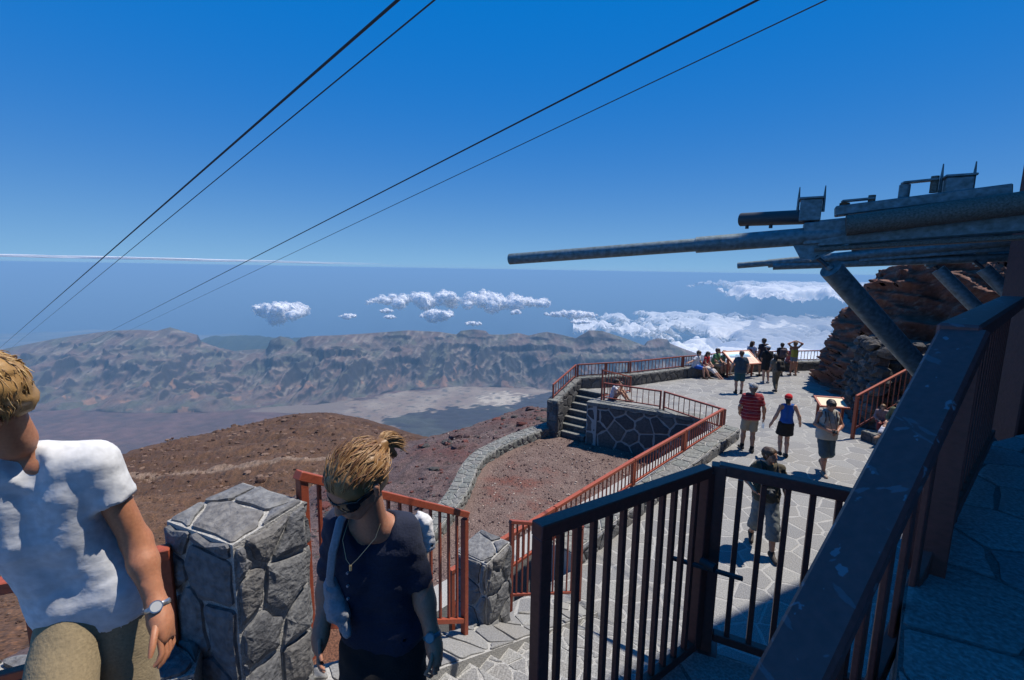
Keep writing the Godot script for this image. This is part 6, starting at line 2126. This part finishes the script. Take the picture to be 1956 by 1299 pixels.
	# seated on the floor with a camera
	var ph := person({"label": "dark haired person in white shirt seated on the terrace corner taking a photograph", "at": Vector3(3.78, ground(-17.05) - 0.80, -17.1), "turn": 1.15, "tall": 1.68, "w": 0.98, "cell": 0.020, "skin": tan, "pose": sit_pose.call({"lk": Vector3(0.12, 1.22, 0.36), "rk": Vector3(-0.12, 1.20, 0.36), "la": Vector3(0.12, 0.91, 0.60), "ra": Vector3(-0.12, 0.91, 0.58), "le": Vector3(0.26, 1.25, 0.30), "re": Vector3(-0.26, 1.25, 0.30), "lw": Vector3(0.08, 1.48, 0.32), "rw": Vector3(-0.08, 1.48, 0.32), "lthumb": Vector3(0, 0, -1), "rthumb": Vector3(0, 0, -1)}),
		"clothes": {"shirt": cloth(0.66, 0.68, 0.75), "trousers": cloth(0.03, 0.026, 0.024), "trousers_name": "trousers", "leg": 1.7, "shoes": cloth(0.3, 0.24, 0.2), "hair": dark_hair, "locks": long_hair}})
	b = MB.new()
	b.box(Transform3D(Basis(), Vector3(0, 1.54, 0.345)), Vector3(0.12, 0.075, 0.05), 0.008)
	b.rod(Vector3(0, 1.535, 0.36), Vector3(0, 1.535, 0.42), 0.028)
	part(ph, "camera", b, M.blacksteel)
	# on the steps at the right
	person({"label": "small child with sunglasses seated on the steps below the orange handrail", "at": Vector3(10.50, 0.343 - 0.51, -12.92), "turn": -0.5, "tall": 1.15, "w": 1.0, "cell": 0.022, "skin": fair, "pose": sit_pose.call({"nod": 0.1}),
		"clothes": {"shirt": cloth(0.30, 0.22, 0.24), "trousers": cloth(0.28, 0.05, 0.05), "leg": 1.6, "trousers_name": "trousers", "shoes": cloth(0.12, 0.09, 0.08), "hair": fair_hair, "sleeve": 1.6}})
	person({"label": "woman in olive top and white trousers seated on the steps facing the child", "at": Vector3(10.66, 0.343 - 0.75, -12.45), "turn": -1.1, "tall": 1.66, "w": 0.98, "cell": 0.020, "skin": tan, "pose": sit_pose.call({"lk": Vector3(0.10, 1.10, 0.38), "rk": Vector3(-0.13, 0.98, 0.43), "la": Vector3(0.12, 0.68, 0.52), "ra": Vector3(-0.12, 0.68, 0.78), "nod": 0.2}),
		"clothes": {"shirt": cloth(0.14, 0.15, 0.08), "trousers": cloth(0.62, 0.62, 0.70), "trousers_name": "trousers", "leg": 1.85, "leg_r": 0.078, "cuff_r": 0.07, "shoes": cloth(0.30, 0.2, 0.15), "hair": dark_hair, "locks": long_hair, "sleeve": 1.5}})
	build_climbers()

func striped() -> StandardMaterial3D:
	var img := Image.create(8, 128, false, Image.FORMAT_RGB8)
	img.fill(lin(0.23, 0.012, 0.022))
	for k in 8:
		for x in 8: img.set_pixel(x, k * 16 + 4, lin(0.50, 0.30, 0.28)); 
		for x in 8: img.set_pixel(x, k * 16 + 5, lin(0.40, 0.18, 0.17))
	var m := mat(Color.WHITE, 0.9, ImageTexture.create_from_image(img), M.b2, 1.55, 0.2, false)
	return m

func checker() -> StandardMaterial3D:
	var img := Image.create(64, 64, false, Image.FORMAT_RGB8)
	for y in 64:
		for x in 64:
			img.set_pixel(x, y, lin(0.5, 0.5, 0.5) if (x / 8 + y / 8) % 2 else lin(0.06, 0.06, 0.065))
	return mat(Color.WHITE, 0.9, ImageTexture.create_from_image(img), null, 4.0, 0.2, false)
# ---------------------------------------------------------------- the two people climbing past us
# locks of hair: bent tapering strands that start on the scalp and follow a flow
func strands(t: Node3D, hc: Vector3, HB: Basis, count: int, seed_: int, flow: Callable, length: float, thick: float, mats: Array, keep: Callable):
	var r := RandomNumberGenerator.new()
	r.seed = seed_
	var bs := []
	for m in mats: bs.append(MB.new())
	var n := noise(seed_, 14.0, 2)
	var made := 0
	var tries := 0
	while made < count and tries < count * 12:
		tries += 1
		var u := Vector3(r.randfn(), r.randfn(), r.randfn()).normalized()
		if not keep.call(u): continue
		var p := Vector3(u.x * 0.090, 0.038 + u.y * 0.094, -0.012 + u.z * 0.108)
		var pts := PackedVector3Array()
		var rad := PackedFloat32Array()
		var L := length * r.randf_range(0.6, 1.25)
		var th := thick * r.randf_range(0.6, 1.2)
		var wob := Vector3(r.randf_range(-1, 1), r.randf_range(-1, 1), r.randf_range(-1, 1)) * 0.22
		for k in 6:
			pts.append(hc + HB * p)
			rad.append(th * [0.6, 1.0, 1.0, 0.85, 0.6, 0.15][k])
			var dir: Vector3 = flow.call(p)
			var nr := Vector3(p.x / 0.0085, (p.y - 0.038) / 0.0092, (p.z + 0.012) / 0.0121).normalized()
			dir = dir - nr * dir.dot(nr) * 0.9
			dir = (dir.normalized() + wob + Vector3(n.get_noise_3dv(p * 3.0), n.get_noise_3dv(p * 3.0 + Vector3(7, 0, 0)), n.get_noise_3dv(p * 3.0 + Vector3(0, 9, 0))) * 0.7).normalized()
			p += dir * L / 5.0
			# stay just outside the head
			var q := Vector3(p.x / 0.092, (p.y - 0.038) / 0.096, (p.z + 0.012) / 0.110)
			if q.length() < 1.0 + 0.016 * k: p += Vector3(q.x * 0.092, q.y * 0.096, q.z * 0.110) * ((1.0 + 0.016 * k) / max(q.length(), 0.2) - 1.0)
		bs[r.randi() % mats.size()].tube(pts, rad, 5, true, 0.6, HB.y)
		made += 1
	for i in mats.size():
		var o := part(t, "hair_locks", bs[i], mats[i])
		o.set_meta("kind", "stuff")

func watch(t: Node3D, wrist: Vector3, elbow: Vector3, face_dir: Vector3, r: float, band: Material, dial: Material):
	var d := (wrist - elbow).normalized()
	var f := (face_dir - d * face_dir.dot(d)).normalized()
	var s := d.cross(f)
	var c := wrist - d * 0.018
	var b := MB.new()
	var pts := PackedVector3Array()
	var rad := PackedFloat32Array()
	for k in 21:
		var g := TAU * k / 20.0
		pts.append(c + (f * cos(g) + s * sin(g)) * r)
		rad.append(0.0035)
	b.tube(pts, rad, 6, false, 2.6, d)
	var w := part(t, "wrist_watch", b, band)
	b = MB.new()
	b.rod(c + f * (r - 0.002), c + f * (r + 0.008), 0.019, 20)
	part(w, "watch_case", b, band)
	b = MB.new()
	b.rod(c + f * (r + 0.0075), c + f * (r + 0.0095), 0.0155, 20)
	part(w, "watch_dial", b, dial)

func rel(J: Dictionary, base: Vector3) -> Dictionary:
	var o := {}
	for k in J: o[k] = (J[k] as Vector3) - base
	return o

func build_climbers():
	var blond := []
	for k in [[0.58, 0.38, 0.15], [0.46, 0.27, 0.10], [0.70, 0.50, 0.24], [0.32, 0.17, 0.065]]:
		var m := mat(lin(k[0], k[1], k[2]), 0.42, M.weave, M.b2, 9.0, 0.5, false)
		m.backlight_enabled = true
		m.backlight = lin(k[0] * 0.5, k[1] * 0.5, k[2] * 0.5)
		blond.append(m)
	# the man at the left edge
	var A0 := Vector3(-1.40, 2.37, -1.42)
	var JA := {"head": Vector3(-1.452, 4.120, -1.240), "neck": Vector3(-1.465, 4.010, -1.315), "ls": Vector3(-1.330, 3.868, -1.432), "le": Vector3(-1.262, 3.565, -1.478), "lw": Vector3(-1.155, 3.362, -1.407), "rs": Vector3(-1.63, 3.872, -1.29), "re": Vector3(-1.70, 3.62, -1.17), "rw": Vector3(-1.62, 3.50, -0.97), "chest": Vector3(-1.475, 3.690, -1.385), "pelvis": Vector3(-1.398, 3.345, -1.468), "lh": Vector3(-1.338, 3.307, -1.480), "rh": Vector3(-1.440, 3.335, -1.395), "rk": Vector3(-1.36, 3.02, -1.20), "ra": Vector3(-1.42, 2.60, -1.32), "lk": Vector3(-1.34, 2.90, -1.44), "la": Vector3(-1.38, 2.455, -1.58)}
	var pose := rel(JA, A0)
	pose.merge({"face": Vector3(-0.62, -0.50, 0.55), "crown": Vector3(0.05, 1, 0.25), "lthumb": Vector3(0.2, 0.2, 1), "rthumb": Vector3(0, 1, 0), "lcurl": 0.42, "hand": 1.06, "toe": Vector3(0, -0.055, 0.17)})
	var ua: Vector3 = (JA.neck - JA.pelvis).normalized()
	var fa: Vector3 = (JA.ls - JA.rs).normalized().cross(ua).normalized()
	var sa: Vector3 = (JA.ls - JA.rs).normalized()
	var oa := {"label": "blond man in white V neck shirt and khaki cargo shorts at the left edge", "at": A0, "tall": 1.75, "w": 0.85, "cell": 0.0125, "head_cell": 0.006, "finger_sides": 9, "skin": skin(0.44, 0.19, 0.10), "group": "people climbing the stair", "pose": pose,
		"clothes": {"shirt": white_tee(), "shirt_name": "shirt", "sleeve": 0.46, "loose": 0.010, "hem": 0.045, "collar": 0.03, "collar_r": 0.072, "fold": 0.0035, "fold_f": 12.0, "cuts": [[JA.neck - A0 + fa * 0.045 + sa * 0.015 + Vector3(0, 0.03, 0), JA.neck - A0 + fa * 0.075 + sa * 0.02 - ua * 0.19, 0.088, 0.022]], "stretch": 3.0, "trousers": cloth(0.30, 0.235, 0.14), "leg": 1.08, "leg_r": 0.105, "cuff_r": 0.10, "shoes": cloth(0.1, 0.08, 0.06), "hair": blond[1], "locks": [[Vector3(0.05, 0.08, 0.03), Vector3(-0.05, 0.085, 0.03), 0.055, 0.055]]}}
	var a := person(oa)
	var HB: Basis = oa.HB
	var hc: Vector3 = JA.head - A0
	strands(a, hc, HB, 2400, 71, func(p: Vector3) -> Vector3: return Vector3(0.35, -0.2, 0.9) if p.z > -0.045 and p.y > 0.02 else Vector3(p.x * 4.0 + 0.25 * sin(p.y * 90.0), -1.0, 0.15), 0.066, 0.0030, blond, func(u: Vector3) -> bool: return u.y > (-0.8 if u.z < -0.1 else -0.1) and not (u.z > 0.5 and u.y < 0.35) and not (absf(u.x) > 0.75 and u.y < -0.05 and u.z > -0.25))
	watch(a, JA.lw - A0, JA.le - A0, Vector3(0.6, 0.25, 0.75), 0.036, metal(lin(0.45, 0.45, 0.46)), mat(lin(0.45, 0.46, 0.45), 0.25))
	var b := MB.new()
	# cargo pocket on the near thigh
	b = MB.new()
	var th: Vector3 = ((JA.rh + JA.rk) * 0.5) - A0
	var td: Vector3 = (JA.rk - JA.rh).normalized()
	var pn := Vector3(0.75, 0.45, 0.5).normalized()
	pn = (pn - td * pn.dot(td)).normalized()
	b.box(Transform3D(Basis(td.cross(pn), pn, td), th + td * 0.09 + pn * 0.104), Vector3(0.12, 0.022, 0.15), 0.009)
	b.box(Transform3D(Basis(td.cross(pn), pn, td), th + td * 0.03 + pn * 0.113), Vector3(0.125, 0.014, 0.045), 0.006)
	part(a, "cargo_pocket", b, cloth(0.30, 0.235, 0.14))
	# the woman in the dark dress
	var B0 := Vector3(-0.52, 2.06, -1.76)
	var JB := {"head": Vector3(-0.534, 3.746, -1.567), "neck": Vector3(-0.521, 3.545, -1.675), "ls": Vector3(-0.412, 3.478, -1.717), "le": Vector3(-0.351, 3.221, -1.745), "lw": Vector3(-0.290, 3.055, -1.655), "rs": Vector3(-0.650, 3.530, -1.678), "re": Vector3(-0.727, 3.254, -1.755), "rw": Vector3(-0.720, 3.110, -1.640), "chest": Vector3(-0.538, 3.335, -1.708), "pelvis": Vector3(-0.510, 2.985, -1.760), "lh": Vector3(-0.445, 2.95, -1.765), "rh": Vector3(-0.575, 2.975, -1.735), "lk": Vector3(-0.44, 2.54, -1.70), "rk": Vector3(-0.56, 2.60, -1.60), "la": Vector3(-0.43, 2.145, -1.84), "ra": Vector3(-0.56, 2.20, -1.66)}
	pose = rel(JB, B0)
	pose.merge({"face": Vector3(-0.50, -0.46, 0.66), "crown": Vector3(-0.05, 1, 0.2), "lthumb": Vector3(-0.2, 0.2, 1), "rthumb": Vector3(0.3, 0, 1), "lcurl": 0.85, "rcurl": 0.4, "hand": 0.92})
	var dress := cloth(0.010, 0.016, 0.042)
	var ub: Vector3 = (JB.neck - JB.pelvis).normalized()
	var fb: Vector3 = (JB.ls - JB.rs).normalized().cross(ub).normalized()
	var ob := {"label": "woman in dark navy dress, sunglasses and ponytail climbing the stair", "at": B0, "tall": 1.75, "w": 0.86, "cell": 0.0125, "head_cell": 0.0055, "finger_sides": 9, "skin": skin(0.40, 0.19, 0.12), "group": "people climbing the stair", "pose": pose,
		"clothes": {"shirt": dress, "shirt_name": "dress_top", "sleeve": 0.92, "loose": 0.008, "hem": 0.0, "collar": 0.02, "collar_r": 0.088, "wide": 0.6, "fold": 0.012, "fold_f": 8.0, "sleeve_r": 0.052, "cuts": [[JB.neck - B0 + fb * 0.06, JB.neck - B0 + fb * 0.12 - ub * 0.075, 0.085, 0.07]], "skirt": cloth(0.009, 0.0085, 0.010), "skirt_drop": 0.50, "skirt_r": 0.125, "shoes": cloth(0.02, 0.02, 0.02), "hair": blond[3], "locks": [[Vector3(0, 0.04, -0.10), Vector3(0, 0.045, -0.15), 0.022, 0.030], [Vector3(0, 0.045, -0.15), Vector3(0.01, -0.02, -0.165), 0.028, 0.012]]}}
	var w := person(ob)
	HB = ob.HB
	hc = JB.head - B0
	var red := []
	for k in [[0.40, 0.22, 0.085], [0.28, 0.135, 0.05], [0.50, 0.30, 0.13], [0.19, 0.085, 0.035]]:
		var m := mat(lin(k[0], k[1], k[2]), 0.42, M.weave, M.b2, 9.0, 0.5, false)
		m.backlight_enabled = true
		m.backlight = lin(k[0] * 0.6, k[1] * 0.6, k[2] * 0.6)
		red.append(m)
	# swept back to the tail
	strands(w, hc, HB, 1100, 83, func(p: Vector3) -> Vector3: return (Vector3(0, 0.040, -0.135) - p).normalized() + Vector3(0, 0.25 if p.z > 0.0 else 0.0, 0), 0.11, 0.0028, red, func(u: Vector3) -> bool: return not (u.z > 0.40 and u.y < 0.20) and not (u.y < -0.25 and u.z > -0.4))
	b = MB.new()
	var r := RandomNumberGenerator.new()
	r.seed = 5
	var tails := [MB.new(), MB.new()]
	for k in 220:
		var p := Vector3(r.randf_range(-0.018, 0.018), 0.045 + r.randf_range(-0.016, 0.016), -0.13)
		var v := Vector3(r.randf_range(-0.35, 0.35), r.randf_range(-0.1, 0.75), -0.8)
		var q := PackedVector3Array(); var rr := PackedFloat32Array()
		for e in 7:
			q.append(hc + HB * p)
			rr.append(0.0026 * [0.7, 1.0, 1.0, 0.9, 0.7, 0.5, 0.12][e])
			p += v.normalized() * 0.019
			v += Vector3(r.randf_range(-0.12, 0.12), -0.36, 0.03)
		tails[k % 2].tube(q, rr, 5, true, 0.7, HB.y)
	for k in 2:
		var o := part(w, "ponytail_locks", tails[k], red[k * 2])
		o.set_meta("kind", "stuff")
	# wrap-around sunglasses
	var glass := mat(lin(0.006, 0.006, 0.007), 0.08)
	for s in [-1.0, 1.0]:
		b = MB.new()
		var gp := PackedVector3Array(); var gr := PackedFloat32Array()
		for k in 9:
			var g: float = lerp(0.16, 1.02, k / 8.0) * s
			gp.append(hc + HB * Vector3(sin(g) * 0.088, 0.004 - 0.004 * absf(g), cos(g) * 0.098 + 0.006))
			gr.append(0.0055 * [0.35, 0.8, 1.0, 1.05, 1.05, 1.0, 0.9, 0.7, 0.4][k])
		b.tube(gp, gr, 10, true, 4.6, HB.y)
		part(w, "sunglass_lens", b, glass)
		b = MB.new()
		b.tube(PackedVector3Array([hc + HB * Vector3(0.074 * s, 0.010, 0.060), hc + HB * Vector3(0.088 * s, 0.012, 0.02), hc + HB * Vector3(0.090 * s, 0.010, -0.03)]), PackedFloat32Array([0.004, 0.004, 0.003]), 6, true, 2.6, HB.y)
		part(w, "sunglass_arm", b, glass)
	b = MB.new()
	b.tube(PackedVector3Array([hc + HB * Vector3(-0.016, 0.014, 0.101), hc + HB * Vector3(0, 0.017, 0.106), hc + HB * Vector3(0.016, 0.014, 0.101)]), PackedFloat32Array([0.004, 0.004, 0.004]), 6)
	part(w, "sunglass_bridge", b, glass)
	watch(w, JB.lw - B0, JB.le - B0, Vector3(-0.1, 0.5, 1), 0.033, mat(lin(0.06, 0.13, 0.16), 0.35), mat(lin(0.15, 0.22, 0.25), 0.2))
	# fine chain with a pendant
	b = MB.new()
	var nk: Vector3 = JB.neck - B0
	b.tube(PackedVector3Array([nk + Vector3(-0.075, 0.030, 0.030), nk + Vector3(-0.085, -0.03, 0.085), nk + Vector3(-0.062, -0.085, 0.118), nk + Vector3(-0.045, -0.105, 0.124), nk + Vector3(-0.022, -0.085, 0.112), nk + Vector3(0.035, -0.02, 0.085), nk + Vector3(0.05, 0.035, 0.03)]), PackedFloat32Array([0.001, 0.001, 0.001, 0.001, 0.001, 0.001, 0.001]), 5)
	b.rod(nk + Vector3(-0.045, -0.104, 0.125), nk + Vector3(-0.045, -0.122, 0.126), 0.005, 8)
	part(w, "necklace", b, metal(lin(0.6, 0.5, 0.3)))
	# dress buttons
	for k in 3:
		b = MB.new()
		var bp: Vector3 = (JB.neck as Vector3).lerp(JB.chest, 0.75 + 0.28 * k) - B0 + Vector3(-0.055, 0.0, 0.112)
		b.rod(bp, bp + Vector3(-0.003, 0, 0.007), 0.005, 10)
		part(w, "button", b, cloth(0.25, 0.26, 0.3, 0.4))
	# pale shoulder bag: strap over her right shoulder and the pouch under the arm
	var bag := thing("shoulder_bag", "pale grey cloth bag hanging from the shoulder of the woman in navy", "bag", B0)
	b = MB.new()
	var rs: Vector3 = JB.rs - B0
	b.tube(PackedVector3Array([rs + Vector3(0.06, 0.03, -0.09), rs + Vector3(0.045, 0.075, -0.01), rs + Vector3(0.03, 0.045, 0.065), rs + Vector3(0.01, -0.06, 0.10), rs + Vector3(-0.01, -0.18, 0.085), rs + Vector3(-0.005, -0.26, 0.06)]), PackedFloat32Array([0.015, 0.016, 0.016, 0.015, 0.015, 0.016]), 8, true, 0.4, Vector3(0.2, 0.3, 1))
	var fuzzy := cloth(0.27, 0.29, 0.33)
	part(bag, "strap", b, fuzzy)
	b = MB.new()
	net(b, [[rs + Vector3(-0.015, -0.22, 0.06), rs + Vector3(0.01, -0.32, 0.065), 0.028, 0.036], [rs + Vector3(0.01, -0.32, 0.065), rs + Vector3(0.045, -0.40, 0.08), 0.034, 0.018], [rs + Vector3(-0.03, -0.22, 0.03), rs + Vector3(-0.02, -0.33, 0.05), 0.02, 0.024]], 0.009, 0.03, [], 0.010, 22.0)
	part(bag, "pouch", b, fuzzy)
	var sh := thing("folded_jacket", "white cloth bundle showing behind the shoulder of the woman in navy", "cloth", B0)
	b = MB.new()
	var ls: Vector3 = JB.ls - B0
	net(b, [[ls + Vector3(0.07, -0.01, -0.07), ls + Vector3(0.078, -0.11, -0.085), 0.026, 0.030], [ls + Vector3(0.05, 0.0, -0.09), ls + Vector3(0.06, -0.09, -0.10), 0.03, 0.034]], 0.009, 0.03, [], 0.012, 24.0)
	part(sh, "cloth_bundle", b, cloth(0.7, 0.7, 0.72))

func white_tee() -> StandardMaterial3D:
	var m := mat(lin(0.74, 0.76, 0.80), 0.95, M.weave, M.b1, 1.2, 0.25, false)
	m.backlight_enabled = true
	m.backlight = lin(0.10, 0.10, 0.11)
	return m

func metal(c: Color) -> StandardMaterial3D:
	var m := mat(c, 0.3)
	m.metallic = 0.85
	return m

func build_small(): pass
